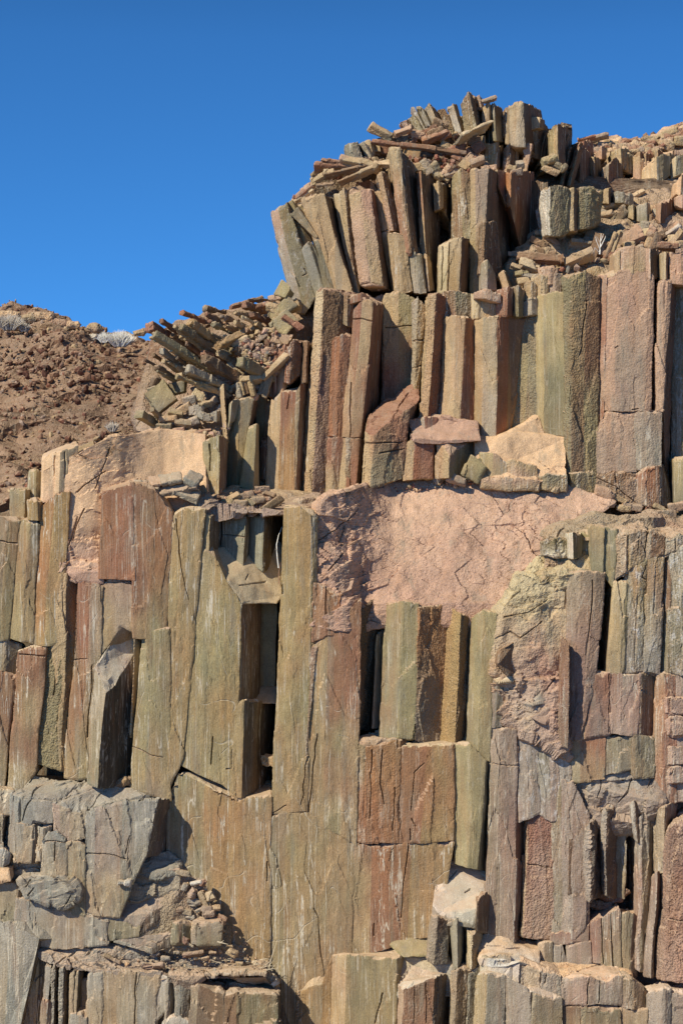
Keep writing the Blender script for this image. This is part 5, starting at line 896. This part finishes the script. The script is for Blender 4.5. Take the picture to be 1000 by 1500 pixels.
C([(56,1210,55,1262,-.2),(64,1213,62,1262,-.26),(76,1208,72,1232,.0)], 'gy>ta,dk', back=.3, top='bg', rise=3, n='thin stub next to the tan faced one', chip=.03)
C([(62,1232,60,1284,-.4),(70,1218,68,1284,-.42),(84,1214,83,1286,-.44),(98,1228,97,1282,-.38)], 'gy>ta,bg>ta,bg>ta', r=.4, v=.4, back=.4, top='bg', n='blue grey topped block with a flat brown face', cr=[[(62,1233),(98,1233)],[(82,1235),(81,1262)]])
C([(79,1177,79,1234,-.3),(88,1178,88,1232,-.38),(102,1184,101,1233,-.36),(126,1186,124,1228,-.3)], 'pk>ta,ta>pk,ta', r=.4, v=.3, bk=[(156,1150,.7),(128,1146,.75),(92,1168,.1)], top='gy', n='pinkish tan block before a black crack', du=.15, cr=[[(112,1152),(95,1170)]])
C([(127,1190,122,1335,-.3),(140,1180,138,1342,-.42),(180,1174,176,1345,-.46),(231,1170,213,1256,-.34),(252,1172,243,1248,.6)], 'gy>ta,pg>ta,gy>ol,dk', r=.35, v=.5, bk=[(250,1160,.8),(226,1160,.8),(185,1156,.9),(150,1149,.8)], top='gy', li=.05, n='large pale grey block with a right hand end in painted shade', cr=[[(125,1250),(160,1252),(185,1258)],[(190,1225),(184,1250)],[(205,1174),(228,1166)],[(144,1162),(128,1186)]], du=.15)  # dark brown on the right hand end is painted shade
C([(-20,1196,-20,1268,-.1),(6,1192,2,1268,-.2),(14,1190,8,1250,.3)], 'ta>gy,dk', r=.5, back=.4, n='tan block with a dark side at the left edge', chip=.03)
C([(-20,1160,-20,1200,.2),(0,1156,0,1196,.1),(18,1160,18,1196,.15)], 'cr>ta', r=.4, back=.6, n='pale tan block at the left edge under the brown column', rise=3, top='cr')
C([(-20,1245,-20,1275,-.4),(4,1244,2,1270,-.45),(12,1250,10,1264,-.2)], 'wh>gy', r=.4, back=.4, n='pale grey wedge at the left edge', rise=6, top='wh')
C([(98,1236,96,1336,-.36),(110,1232,108,1342,-.44),(125,1234,122,1342,-.42)], 'ta>ol', r=.3, v=.5, back=.4, n='tan strip between the brown faced block and the large pale one', rise=3)
G([(-20,1270,26.6),(15,1272,26.6),(16,1290,26.4),(-20,1296,26.35)], 26.6, .3, 'sd', name='dust_ledge')
G([(30,1290,26.6),(45,1284,26.7),(92,1284,26.75),(115,1302,26.6),(114,1316,26.5),(94,1332,26.35),(70,1326,26.3),(38,1316,26.35)], 26.5, .4, 'gy>bg', struct=False, name='rock_block', cat='rock block', flake=1, r=.35, amp=.04, chip=.03, n='rounded blue grey block with small black notches at its edge', cr=[[(40,1300),(46,1288)],[(96,1328),(104,1312)],[(42,1312),(50,1302)]])
C([(114,1300,114,1330,-.2),(140,1322,135,1345,-.35),(166,1336,162,1350,-.25)], 'ol>gy', r=.3, back=.5, n='low olive shoulder beside the rounded blue grey block', rise=8)
C([(-20,1292,-20,1360,-.3),(10,1292,4,1360,-.4),(28,1296,24,1345,-.36),(32,1300,30,1330,.0)], 'ta>yo,ta>ol', r=.25, v=.3, n='flat tan face at the left edge below the sandy nook')
C([(26,1316,20,1372,-.4),(42,1318,38,1376,-.46),(55,1322,46,1378,-.44)], 'gy>bg,gy', r=.25, v=.4, back=.5, n='grey strip left of a short black crack', rise=3)
C([(54,1322,45,1388,-.46),(98,1332,96,1392,-.55),(160,1344,156,1384,-.4)], 'gy>ta,ta>gy', r=.25, v=.6, back=.6, top='gy', n='broad tan grey face above the black clefts', rise=5)
C([(-30,1352,-34,1520,-.5),(14,1350,6,1520,-.62),(58,1376,28,1520,-.75),(76,1400,66,1520,1.3)], 'gy>ta,gy>bg,dk>bk', r=.5, v=.8, var=.5, bk=[(112,1376,.3),(60,1348,-.1)], top='gy', du=.1, chip=.012, n='large smooth grey face beside a deep black cleft, bottom corner', cr=[[(10,1404),(6,1412)],[(22,1360),(10,1500)]])  # the blackish last side paints the shade of the cleft
# ---- ledge, front row
G([(52,1398,26.6),(76,1384,27.7),(110,1376,27.7),(165,1378,28.0),(205,1372,28.1),(330,1372,28.1),(372,1395,28.05),(398,1424,27.9),(404,1440,27.7),(400,1448,26.9),(388,1432,26.5),(300,1432,26.35),(281,1446,26.1),(262,1440,26.1),(232,1430,26.1),(130,1424,26.15),(110,1419,26.2),(78,1413,26.25),(72,1404,26.4)], 26.5, .4, 'gy>pg', name='rock_ledge', flake=1.1, r=.6, amp=.07, du=.9, L=4, chip=.03, li=.05, cr=[[(128,1398),(140,1388),(150,1380)],[(82,1412),(100,1400),(112,1392)],[(180,1392),(200,1386),(215,1380)],[(150,1384),(160,1376)],[(200,1390),(225,1384),(240,1388)]])
C([(66,1415,62,1468,.0),(74,1412,70,1472,-.1),(80,1414,78,1520,.7)], 'gy,bk', r=.3, back=.3, n='thin pale grey plate at the mouth of the black cleft', Y=26.2, chip=.008)
C([(61,1464,58,1520,-.1),(70,1462,66,1520,-.15),(76,1468,74,1520,.1)], 'rd>ta', r=.4, back=.3, Y=26.1, n='pinkish stub at the bottom of the black cleft')
C([(75,1416,74,1520,-.05),(79,1414,78,1520,-.1),(91,1416,88,1520,.55)], 'gy,dk', r=.9, back=.2, Y=26.2, n='first of the dark upright plates in the cleft', chip=.01)  # dark brown faces of the plates have shade painted into the colour
C([(87,1420,86,1520,-.1),(92,1416,90,1520,-.15),(111,1416,104,1520,.5)], 'gy,dk', r=.9, back=.2, Y=26.2, n='widest of the dark upright plates in the cleft', chip=.01)
C([(103,1426,101,1520,-.05),(108,1420,105,1500,-.1),(113,1419,108,1456,.2)], 'ta,dk', r=.4, back=.2, Y=26.2, n='curved thin plate between the dark ones', chip=.01)
C([(104,1486,101,1520,-.1),(124,1486,124,1520,-.15)], 'gy', r=.4, back=.3, Y=26.15, n='low grey stub at the bottom between the dark plates', rise=6)
C([(108,1428,104,1490,.0),(114,1422,110,1492,-.05),(131,1419,126,1484,.8)], 'ta,bk', r=.3, back=.2, Y=26.2, n='plate with a thin tan rim around a black hollow', chip=.01)  # the blackish facet puts the hollow's shade into the colour
C([(129,1424,126,1520,-.05),(138,1424,135,1520,-.1),(149,1424,147,1520,-.08)], 'gy>ta', r=.3, v=.6, back=.6, Y=26.2, n='grey tan column at the front of the ledge beside the black hollow', top='gy')
C([(150,1424,148,1520,-.1),(170,1424,169,1520,-.16),(200,1425,200,1520,-.17),(233,1428,226,1520,-.08)], 'ta>oc,ot>ta,ta>gy', r=.3, v=.8, back=.6, Y=26.2, n='broad tan striped column at the front of the ledge', top='gy', cr=[[(199,1426),(196,1500)]])
C([(234,1428,226,1500,-.06),(245,1430,242,1480,-.1)], 'wh>gy', r=.3, back=.6, Y=26.2, n='narrow pale strip beside the blue black one')
C([(243,1440,240,1498,-.08),(248,1436,246,1500,-.12),(261,1436,255,1502,.3)], 'gy,dk>bg', r=.5, back=.4, Y=26.15, n='blue black chipped strip at the front of the ledge', chip=.03)
C([(258,1444,256,1490,-.1),(266,1440,264,1494,-.14),(282,1442,276,1500,.12)], 'bg,bg>dk', r=.5, back=.4, Y=26.1, n='blue grey chipped column at the front of the ledge', chip=.03, top='gy')
C([(240,1494,236,1520,-.15),(262,1488,262,1520,-.2),(278,1496,276,1520,-.1)], 'wh>gy', r=.4, back=.4, Y=26.1, n='pale broken foot under the blue grey chipped column', rise=4)
C([(281,1446,276,1520,-.1),(290,1444,286,1520,-.16),(328,1458,330,1520,-.12)], 'cr>br,br', r=.4, v=.3, back=.5, Y=26.0, n='brown column under the dark overhang', top='gy', rise=3)
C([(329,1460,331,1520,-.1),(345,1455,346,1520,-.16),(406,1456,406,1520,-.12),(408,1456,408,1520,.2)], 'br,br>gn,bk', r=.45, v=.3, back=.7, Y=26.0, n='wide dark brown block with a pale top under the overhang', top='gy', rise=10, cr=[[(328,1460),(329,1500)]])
C([(300,1427,300,1431,-.2),(345,1424,345,1429,-.3),(388,1425,388,1430,-.2)], 'gy>pg', r=.5, back=1.2, Y=26.2, n='thin grey slab forming a dark overhang at the ledge edge', chip=.02, rise=3, cat='rock slab', name='rock_slab')
# slabs and stones on the rubble corner
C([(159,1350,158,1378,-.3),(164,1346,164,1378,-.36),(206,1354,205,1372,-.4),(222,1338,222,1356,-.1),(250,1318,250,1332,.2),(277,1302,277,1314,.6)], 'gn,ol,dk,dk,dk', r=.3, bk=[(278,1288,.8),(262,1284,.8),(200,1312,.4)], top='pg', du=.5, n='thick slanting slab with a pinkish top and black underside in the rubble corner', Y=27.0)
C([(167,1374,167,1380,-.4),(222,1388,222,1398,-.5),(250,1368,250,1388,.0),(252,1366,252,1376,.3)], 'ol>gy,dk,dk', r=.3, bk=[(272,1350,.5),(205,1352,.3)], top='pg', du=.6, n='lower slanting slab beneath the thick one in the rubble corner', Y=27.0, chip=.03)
C([(168,1360,168,1376,-.35),(178,1362,176,1376,-.3),(188,1366,186,1372,-.2)], 'gn', r=.4, back=.3, Y=27.0, n='small dark green chip under the thick slanting slab')
C([(254,1352,252,1384,-.1),(263,1352,262,1380,-.15),(270,1354,270,1384,.1)], 'gn>ol,dk', r=.3, back=.5, Y=26.9, n='narrow dark stub in the rubble corner', top='pg', rise=4)
C([(269,1352,268,1384,-.15),(281,1354,280,1384,.2)], 'og>gn', r=.3, back=.4, Y=26.9, n='dark green stub beside the cube', top='pg', rise=4)
C([(282,1354,281,1384,-.2),(290,1352,288,1386,-.3),(324,1352,322,1386,-.26)], 'ta>gy,gy>gn', r=.35, v=.3, back=.5, Y=26.9, n='grey cube with crisp edges in the rubble corner', top='pg', rise=5)
C([(203,1264,202,1284,-.1),(214,1276,212,1286,-.3),(232,1284,230,1288,-.3),(262,1274,262,1282,.1)], 'gy>bg', r=.3, back=.5, Y=27.2, bk=[(268,1262,.5),(245,1244,.6),(215,1252,.4)], top='gy', n='angular grey block with a smooth top at the head of the rubble corner', du=.1, chip=.03)
C([(268,1250,268,1290,.3),(272,1270,274,1300,.5)], 'bg', Y=27.4, back=.3, n='grey wedge against the big face above the rubble corner', r=.4)
B(182,1294,18,13,'yo>wh',Y=26.45,ang=0,sides=6,t=14,n='cream coloured rounded stone resting on the grey blocks',name='stone',cat='stone',kind='stone',r=.5)
B(176,1148,24,14,'oc>br',Y=27.9,ang=30,sides=5,n='brown stone at the foot of the deep black recess',name='stone',cat='stone',kind='stone',r=.6)
B(190,1145,12,12,'br>dk',Y=28.0,ang=60,sides=5,n='dark small stone beside the brown one in the recess',name='stone',cat='stone',kind='stone',r=.8)
B(168,1156,10,7,'pk',Y=27.85,ang=0,sides=5,n='pink pebble at the foot of the deep black recess',name='stone',cat='stone',kind='stone')
S(151,1399,176,1412,9,'oc>pk',Y=26.6,t=16,roll=20,n='ochre brick like slab lying on the ledge')
S(205,1416,238,1414,6,'pk>rd',Y=26.5,t=14,roll=30,n='thin pink slab lying near the ledge edge')
S(268,1400,298,1396,9,'br>rd',Y=26.9,t=16,roll=20,sides=5,n='rounded brown slab lying in the ledge dust')
B(258,1396,10,7,'bg',Y=26.9,ang=0,sides=5,n='blue grey pebble in the ledge dust',name='stone',cat='stone',kind='stone')
tier('corner', 'in the rubble corner', 27.5, 'stones of the rubble corner')
for (x_,y_,w_,h_,a_,c_) in [(288,1294,18,9,10,'wh'),(297,1295,8,8,60,'rd'),(283,1308,14,12,60,'pk'),(300,1318,22,10,-60,'ta'),(308,1314,10,14,20,'cr'),(286,1322,20,9,-10,'gy'),(292,1334,14,10,20,'bg'),(304,1334,16,12,0,'pg'),(316,1331,10,9,0,'oc>cr'),(325,1346,14,12,-30,'rd>pk'),(262,1334,16,6,10,'br'),(274,1336,14,8,-10,'ta'),(248,1332,18,7,15,'ta>dk'),(312,1346,12,6,0,'pg'),(298,1346,12,6,0,'ta'),(268,1280,20,8,-10,'ta'),(256,1276,16,8,0,'pk'),(272,1300,10,12,70,'gy'),(278,1344,12,6,0,'gy'),(340,1396,14,10,-30,'cr>ta'),(336,1386,10,6,0,'ta'),(350,1412,10,6,0,'ta'),(364,1418,12,6,10,'pg'),(398,1432,12,8,60,'wh'),(402,1440,10,12,-60,'wh'),(392,1430,8,10,30,'bg'),(272,1378,8,10,60,'rd'),(278,1384,12,5,-30,'cr'),(242,1404,12,6,0,'gy'),(300,1404,10,5,10,'ta'),(226,1398,14,6,20,'pg'),(312,1396,10,5,0,'ta'),(348,1424,16,7,0,'br')]:
    B(x_,y_,w_,h_,c_,Y=27.3 if y_<1350 else 26.9,ang=a_,roll=rs.uniform(-40,40),r=.5,sides=rs.choice([4,5]),name='stone',cat='stone',kind='stone')
G([(255,1275,27.8),(275,1280,27.9),(300,1300,27.95),(315,1335,27.9),(335,1360,27.9),(335,1390,27.4),(250,1392,27.1),(200,1370,27.1),(240,1330,27.3),(262,1300,27.5)], 27.5, .3, 'pg>ta', name='scree_bank', r=1, amp=.1, L=4, chip=.03)
# ================================================================ loose chips, one mass per heap
def rocklets(pts, name, cols, label, cat='gravel'):
    """a mass of small angular stones; pts: (centre, size)"""
    V = []; T = []; Cc = []; g = random.Random(3)
    ph = (1+5**.5)/2
    base = np.array([(-1,ph,0),(1,ph,0),(-1,-ph,0),(1,-ph,0),(0,-1,ph),(0,1,ph),(0,-1,-ph),(0,1,-ph),(ph,0,-1),(ph,0,1),(-ph,0,-1),(-ph,0,1)])/1.9
    tri = np.array([(0,11,5),(0,5,1),(0,1,7),(0,7,10),(0,10,11),(1,5,9),(5,11,4),(11,10,2),(10,7,6),(7,1,8),(3,9,4),(3,4,2),(3,2,6),(3,6,8),(3,8,9),(4,9,5),(2,4,11),(6,2,10),(8,6,7),(9,8,1)])
    rg = np.random.RandomState(7)
    for c, s in pts:
        A_ = rg.normal(size=(3, 3)); q, _ = np.linalg.qr(A_)
        b = base*(1+rg.uniform(-.28, .28, (12, 1)))*np.array([1, rg.uniform(.5, .9), rg.uniform(.35, .8)])
        V.append(b@q.T*s/2+c); T.append(tri+12*(len(V)-1)); k = PALN[g.choice(cols)]*g.uniform(.75, 1.15)
        Cc.append(np.tile(k, (60, 1)))
    V = np.vstack(V); T = np.vstack(T); Cc = np.vstack(Cc)
    o = link_mesh(name, V, T, Cc, np.tile(np.array([0, .5, .5, 0.]), (len(Cc), 1)), ROCK, sharp=None)
    o['kind'] = 'stuff'; o['label'] = label; o['category'] = cat
    return o
rg = np.random.RandomState(11)
def scat(n, poly, Yf, s0, s1):
    """stones scattered over a patch given by photo corners"""
    out = []; P_ = np.array([p[:2] for p in poly], float); lo, hi = P_.min(0), P_.max(0)
    while len(out) < n:
        x, y = rg.uniform(lo[0], hi[0]), rg.uniform(lo[1], hi[1]); c = False; j = len(P_)-1
        for i in range(len(P_)):
            if (P_[i][1] > y) != (P_[j][1] > y) and x < (P_[j][0]-P_[i][0])*(y-P_[i][1])/(P_[j][1]-P_[i][1])+P_[i][0]: c = not c
            j = i
        if c: out.append((P(x, y, Yf(x, y)), s0+(s1-s0)*rg.uniform()**3))
    return out
rocklets(scat(420, [(255,1275),(300,1300),(330,1350),(372,1395),(398,1424),(330,1424),(240,1420),(150,1412),(200,1385),(250,1380),(262,1330)], lambda x, y: 28.03-max(0, (y-1375))*.0125 if y > 1375 else 27.85, .02, .09), 'gravel', ['ta','cr','pg','sd','br','gy'], 'fine sandy chips strewn over the ledge and rubble corner')
rocklets(scat(700, [(300,720),(412,728),(412,750),(300,748),(215,640),(330,630),(380,560),(340,500),(400,480),(430,520),(400,560),(300,650),(240,640)], lambda x, y: 29.85-max(0, y-560)*.0062, .03, .16), 'rubble', ['ta','cr','pg','pk','br','gy','rd'], 'small chips filling the gaps of the fallen pile', 'rubble')
rocklets(scat(900, [(760,390),(800,350),(860,320),(900,290),(1000,265),(1000,385),(900,380),(840,395)], lambda x, y: yt(x, y)+.25, .03, .2), 'rubble', ['ta','cr','pg','pk','br','gy','rd'], 'small chips filling the scree beside the dark hollow', 'rubble')
rocklets(scat(900, [(845,212),(930,206),(1000,186),(1000,290),(900,290),(850,240)], lambda x, y: 37.1-max(0, y-205)*.032, .04, .26), 'rubble', ['pk','sd','ta','pk','br'], 'small stones strewn over the dusty slope behind the summit', 'rubble')
rocklets(scat(420, [(450,262),(520,236),(560,205),(640,185),(700,200),(720,250),(650,262),(560,250),(500,262)], lambda x, y: 31.9 if y < 230 else 31.2, .04, .2), 'rubble', ['ta','pg','rd','br','rb'], 'small chips wedged among the summit slabs', 'rubble')
rocklets(scat(160, [(560,715),(700,700),(880,738),(1000,740),(1000,752),(860,745),(700,712),(540,724)], lambda x, y: 29.4, .03, .12), 'rubble', ['pk','sd','ta','rd'], 'small chips along the foot of the upper row', 'rubble')
SQ[0] = None
# ================================================================ HILLSIDE behind
hx = np.linspace(-15, 2.5, 190); hy = np.linspace(33, 62, 240)
X, Y_ = np.meshgrid(hx, hy)
pxx = 500+X/Y_/FOV*1000
crest = np.interp(pxx, [-100, 0, 60, 130, 200, 240, 500], [468, 468, 472, 484, 497, 500, 504])
zc = (750-crest)/1000*FOV*52
tt = np.clip((Y_-35)/(52-35), 0, 1); Z = -1.0+(zc+1.0)*(tt**.85); Z = np.where(Y_ > 52, zc-(Y_-52)*.12, Z); Z = np.where(Y_ < 35, -1.0-(35-Y_)*.4, Z)
pts = np.stack([X.ravel(), Y_.ravel(), Z.ravel()], 1)
ridge = 1-np.abs(fb(pts*np.array([.35, .35, .8]), 201, 4)-.5)*4
ou = np.clip((fb(pts*np.array([.28, .28, .28]), 231, 2)-.48)*5, 0, 1)
dz = 1.0*(fb(pts*np.array([.5, .5, .7]), 211, 4)-.5)+.62*ridge*ou+.34*(fb(pts*2.2, 221, 3)-.5)+.08*(vn(pts*6, 241)-.5)
pts[:, 2] += dz; pts[:, 1] += (fb(pts*1.7, 251, 3)-.5)*.9; nx, ny = len(hx), len(hy)
I = np.arange(nx*ny).reshape(ny, nx); a, b, c, d = I[:-1, :-1].ravel(), I[:-1, 1:].ravel(), I[1:, 1:].ravel(), I[1:, :-1].ravel()
HT = np.vstack([np.stack([a, b, c], 1), np.stack([a, c, d], 1)])
hc = pts[HT].reshape(-1, 3); k1 = np.clip((fb(hc*np.array([.4, .4, .9]), 261, 4)-.45)*4, 0, 1)[:, None]; k2 = np.clip((fb(hc*1.1, 271, 3)-.5)*4, 0, 1)[:, None]
HC = PALN['hl']*(1-k1)+PALN['h2']*k1*.8; HC = HC*(1-.4*k2)+PALN['ta']*.4*k2*.8
o = link_mesh('hillside', pts, HT, HC*.8, np.tile(np.array([0, 1., .5, 0]), (len(HC), 1)), ROCK, sharp=None); o['kind'] = 'structure'
hs = []
idx = rg.randint(0, nx*ny, 26000)
for i in idx:
    p = pts[i]; q = topx(p[None])[0]
    if q[0] < -20 or q[0] > 330 or p[1] > 53.5: continue
    hs.append((p+np.array([rg.uniform(-.06, .06), rg.uniform(-.06, .06), .02]), (.035+.17*rg.uniform()**4)))
crags = []
for i in range(600):
    x = rg.normal(70, 80); y = 535+rg.normal(0, 30)+(x-70)*.12; j = int(np.argmin((topx(pts)[:, 0]-x)**2+(topx(pts)[:, 1]-y)**2+np.where(pts[:, 1] > 52, 1e6, 0)))
    crags.append((pts[j]+np.array([0, -.05, .05]), (.05+.24*rg.uniform()**3)))
rocklets(crags, 'outcrop', ['h2', 'h2', 'hl', 'h2', 'hl'], 'dark red brown crags breaking out of the hillside', 'outcrop')
rocklets(hs, 'scree', ['hl', 'h2', 'ta', 'br', 'rb', 'hl', 'pg'], 'countless small stones littering the brown hillside', 'scree')
tier('hill', 'on the hill crest', 52, 'boulders on the crest of the brown hill')
for (x_,y_,w_,h_,c_,n_) in [(10,463,34,18,'sd','broad sandy boulder on the hill crest at the left edge'),(38,466,26,12,'ta>gy','low greyish boulder on the hill crest beside the broad sandy one'),(62,464,30,16,'sd','sandy boulder on the hill crest, flat topped'),(88,474,22,12,'pk','pinkish boulder on the hill crest in the middle'),(106,476,18,10,'sd','small sandy boulder between two larger ones on the crest'),(138,480,20,14,'ta>pk','squarish tan boulder near the dry grass tuft'),(134,494,14,8,'wh','small pale stone below the squarish tan boulder'),(205,487,16,8,'ta','tan stone on the crest next to the toppled columns'),(98,655,0,0,'','')]:
    if w_: B(x_,y_,w_,h_,c_,Y=51.3,ang=rs.uniform(-8,8),sides=6,sk=.3,r=1,chip=.08,amp=.08,n=n_,name='boulder',cat='boulder',kind='stone')
# ================================================================ DRY PLANTS
STRAW = flat_mat('dry_straw', (.62, .52, .36)); GREYSTEM = flat_mat('grey_dry_stem', (.50, .44, .36)); WHITESTEM = flat_mat('bleached_stem', (.75, .71, .62))
def stems(name, paths, mat, label, cat, group=None, origin=None, parent=None):
    """paths: list of ([(point), ...], base radius) -> tapered four sided stems"""
    V = []; F = []
    for pl, r0 in paths:
        n = len(pl)
        for i, p in enumerate(pl):
            p = np.array(p); q = np.array(pl[min(i+1, n-1)])-np.array(pl[max(i-1, 0)]); q = q/(np.linalg.norm(q)+1e-9)
            u = np.cross(q, [0, 1, 0.01]); u /= np.linalg.norm(u)+1e-9; w_ = np.cross(q, u); r = r0*(1-.75*i/max(1, n-1))
            for k in range(3):
                an = 2*math.pi*k/3; V.append(p+(u*math.cos(an)+w_*math.sin(an))*r)
        b0 = len(V)-3*n
        for i in range(n-1):
            for k in range(3): F.append((b0+i*3+k, b0+i*3+(k+1) % 3, b0+(i+1)*3+(k+1) % 3, b0+(i+1)*3+k))
    V = np.array(V); og_ = np.array(paths[0][0][0]) if origin is None else origin
    me = bpy.data.meshes.new(name); me.from_pydata([tuple(v) for v in (V-og_)], [], F); me.materials.append(mat); me.update()
    o = bpy.data.objects.new(name, me); o.location = og_; COL.objects.link(o)
    if parent: o.parent = parent; o.location = og_-np.array(parent.location)
    else:
        o['kind'] = 'thing'; o['label'] = label; o['category'] = cat
        if group: o['group'] = group
    return o
def tuft(x, y, Y, w, h, n, mat, label, cat, name, group, thick=.006, seed=1):
    g = random.Random(seed); base = P(x, y, Y); ps = []
    for i in range(n):
        a = g.uniform(-1, 1); b = g.uniform(-.6, .6); hh = h*g.uniform(.5, 1)*(1-.45*a*a)*px_of(Y); ww = w/2*px_of(Y)
        p0 = base+np.array([a*ww*.35, b*ww*.5, -.03]); p1 = base+np.array([a*ww*.75+g.uniform(-.03, .03), b*ww, hh*.6]); p2 = base+np.array([a*ww*g.uniform(.85, 1.15), b*ww*1.3, hh])
        ps.append(([p0, p1, p2], thick))
        for _ in range(2):
            t_ = g.uniform(.3, .9); m_ = p0+(p1-p0)*t_; ps.append(([m_, m_+np.array([g.uniform(-.16, .16), g.uniform(-.1, .1), g.uniform(.04, .2)])*h/24], thick*.7))
    return stems(name, ps, mat, label, cat, group, origin=base)
for k, (x, y, w, h, n, lb, mt) in enumerate([(14, 482, 46, 24, 220, 'grey leafless bush behind the boulders at the left edge of the hill', GREYSTEM), (176, 506, 46, 24, 260, 'wide pale dry grass tuft near the toppled columns on the hill', WHITESTEM), (152, 500, 20, 16, 90, 'small pale dry tuft left of the wide one on the hill', WHITESTEM), (36, 484, 20, 14, 80, 'small grey tuft right of the leafless bush', GREYSTEM), (165, 630, 20, 14, 50, 'tiny grey tuft on the slope above the sandy rim', GREYSTEM), (118, 660, 22, 12, 40, 'tiny grey tuft low on the hill beside the pinkish rim block', GREYSTEM)]):
    tuft(x, y, 50.2 if y < 520 else 41.5, w, h, n, mt, lb, 'dry bush', 'dry_bush', 'dry bushes on the hill', thick=.011, seed=k+3)
def pxpath(pts, r): return ([P(*p) for p in pts], r)
stems('dry_stalk', [pxpath([(878,372,30.3),(879,358,30.3),(880,342,30.3)], .013), pxpath([(879,366,30.3),(873,352,30.25),(872,346,30.25)], .009), pxpath([(879,362,30.3),(885,350,30.25),(887,345,30.25)], .009), pxpath([(878,370,30.3),(871,362,30.25),(869,374,30.25)], .008), pxpath([(879,356,30.3),(874,346,30.25)], .007), pxpath([(880,352,30.3),(884,342,30.25)], .007)], WHITESTEM, 'bleached branching plant in the scree at the foot of the tilted brown slab', 'dead plant')
stems('dry_stalk', [pxpath([(408,832,28.3),(406,815,28.25),(405,798,28.25),(408,784,28.3),(413,772,28.4)], .012), pxpath([(405,804,28.25),(402,806,28.2)], .006)], WHITESTEM, 'white bowed stalk in the dark corner beside the grey pillars', 'dead plant')
stems('dry_stalk', [pxpath([(409,856,28.2),(408,840,28.2),(411,824,28.25)], .008), pxpath([(410,850,28.2),(407,846,28.2)], .006)], flat_mat('brown_stem', (.28, .14, .08)), 'short brown stalk at the corner of the sandy shelf', 'dead plant')
g = random.Random(9)
ps = [pxpath([(391,1428,27.7),(398,1402,27.7),(406,1377,27.7)], .008)]
for i in range(26): x0 = 388+g.uniform(-4, 8); ps.append(pxpath([(x0,1440,27.7),(x0+g.uniform(-6,6),1424+g.uniform(-8,6),27.7),(x0+g.uniform(-14,12),1408+g.uniform(-4,22),27.68)], .005))
stems('grass_tuft', ps, STRAW, 'straw coloured grass with one tall stem at the end of the ledge', 'dry grass')
ps = []
for i in range(60):
    x0, y0 = g.uniform(225, 392), 0; y0 = 1392+(x0-225)*.16+g.uniform(-8, 10); a_ = g.uniform(-.5, .5); l_ = g.uniform(6, 20); yy = 28.0-(y0-1385)*.0126
    z_ = P(x0, y0, yy); ps.append(([z_+np.array([0, 0, .03]), z_+np.array([l_*.005*math.cos(a_), .02, .04]), z_+np.array([l_*.01*math.cos(a_), .05*math.sin(a_), .035])], .005))
o = stems('straw_litter', ps, STRAW, 'broken straw scattered on the dusty ledge', 'straw'); o['kind'] = 'stuff'
o = stems('dry_twig', [pxpath([(318,1380,27.4),(334,1384,27.4)], .012), pxpath([(322,1382,27.4),(328,1378,27.4)], .007)], STRAW, 'short yellow twig lying at the foot of the grey cube', 'twig')
# ================================================================ GORGE FLOOR out to the horizon
me = bpy.data.meshes.new('gorge_floor'); n_ = 40; vs = []; fs = []
gx = [-3000, -800, -200]+list(np.linspace(-60, 60, 34))+[200, 800, 3000]; gy = [-3000, -600, -120]+list(np.linspace(-40, 60, 34))+[120, 600, 4000]
for y in gy:
    for x in gx:
        z = -9.2+(.5*(float(vn(np.array([[x*.2, y*.2, 0]]), 301)[0])-.5) if abs(x) < 60 and -40 <= y <= 60 else 0)
        if y < 6 and abs(x) < 60 and y > -60: z += (6-y)*.32 if y > -16 else 7.0
        vs.append((x, y, z))
W_ = len(gx)
for j in range(len(gy)-1):
    for i in range(W_-1): fs.append((j*W_+i, j*W_+i+1, (j+1)*W_+i+1, (j+1)*W_+i))
me.from_pydata(vs, [], fs); me.update(); FL = flat_mat('gorge_sand', (.22, .17, .12), .95); me.materials.append(FL)
o = bpy.data.objects.new('gorge_floor', me); COL.objects.link(o); o['kind'] = 'structure'
# ================================================================ names, labels, groups
ORD = ['first', 'second', 'third', 'fourth', 'fifth', 'sixth', 'seventh', 'eighth', 'ninth', 'tenth', 'eleventh', 'twelfth', 'thirteenth', 'fourteenth', 'fifteenth', 'sixteenth', 'seventeenth', 'eighteenth', 'nineteenth', 'twentieth']
seen = {}
def colour_words(c):
    ws = []
    for a, b in c:
        for q in (a, b):
            if WORD[q] not in ws: ws.append(WORD[q])
    return ' and '.join(ws[:2])
groups = {}
for t in THINGS:
    o = t['o']
    o['kind'] = 'thing'; o['category'] = t['cat']; o['group'] = t['g']
    if t['n']:
        lb = t['n']
    else:
        asp = o.get('_h', 1)/max(1, o.get('_w', 1))
        sh = 'squat' if asp < 1.2 else ('slender' if asp > 5 else 'stout')
        if t['kind'] in ('slab', 'block', 'stone'):
            sh = 'long' if asp > 3.2 else ('small' if o.get('_w', 9) < 11 else 'thick')
        lb = f"{colour_words(t['c'])} {sh} {t['kind']} {t['t']}"
    groups.setdefault(lb, []).append(t)
def number(lb, ts):
    if len(ts) == 1: ts[0]['o']['label'] = lb; return
    if len(ts) > 20:
        ts.sort(key=lambda q: q['y']); h = len(ts)//2; number('upper '+lb, ts[:h]); number('lower '+lb, ts[h:]); return
    ts.sort(key=lambda q: q['x'])
    for i, q in enumerate(ts): q['o']['label'] = f"{lb}, {ORD[i]} from the left"
for lb, ts in groups.items(): number(lb, ts)
for t in THINGS:
    for k in ('_k', '_h', '_w'):
        if k in t['o']: del t['o'][k]
print('THINGS', len(THINGS), 'TRIS', NT[0])
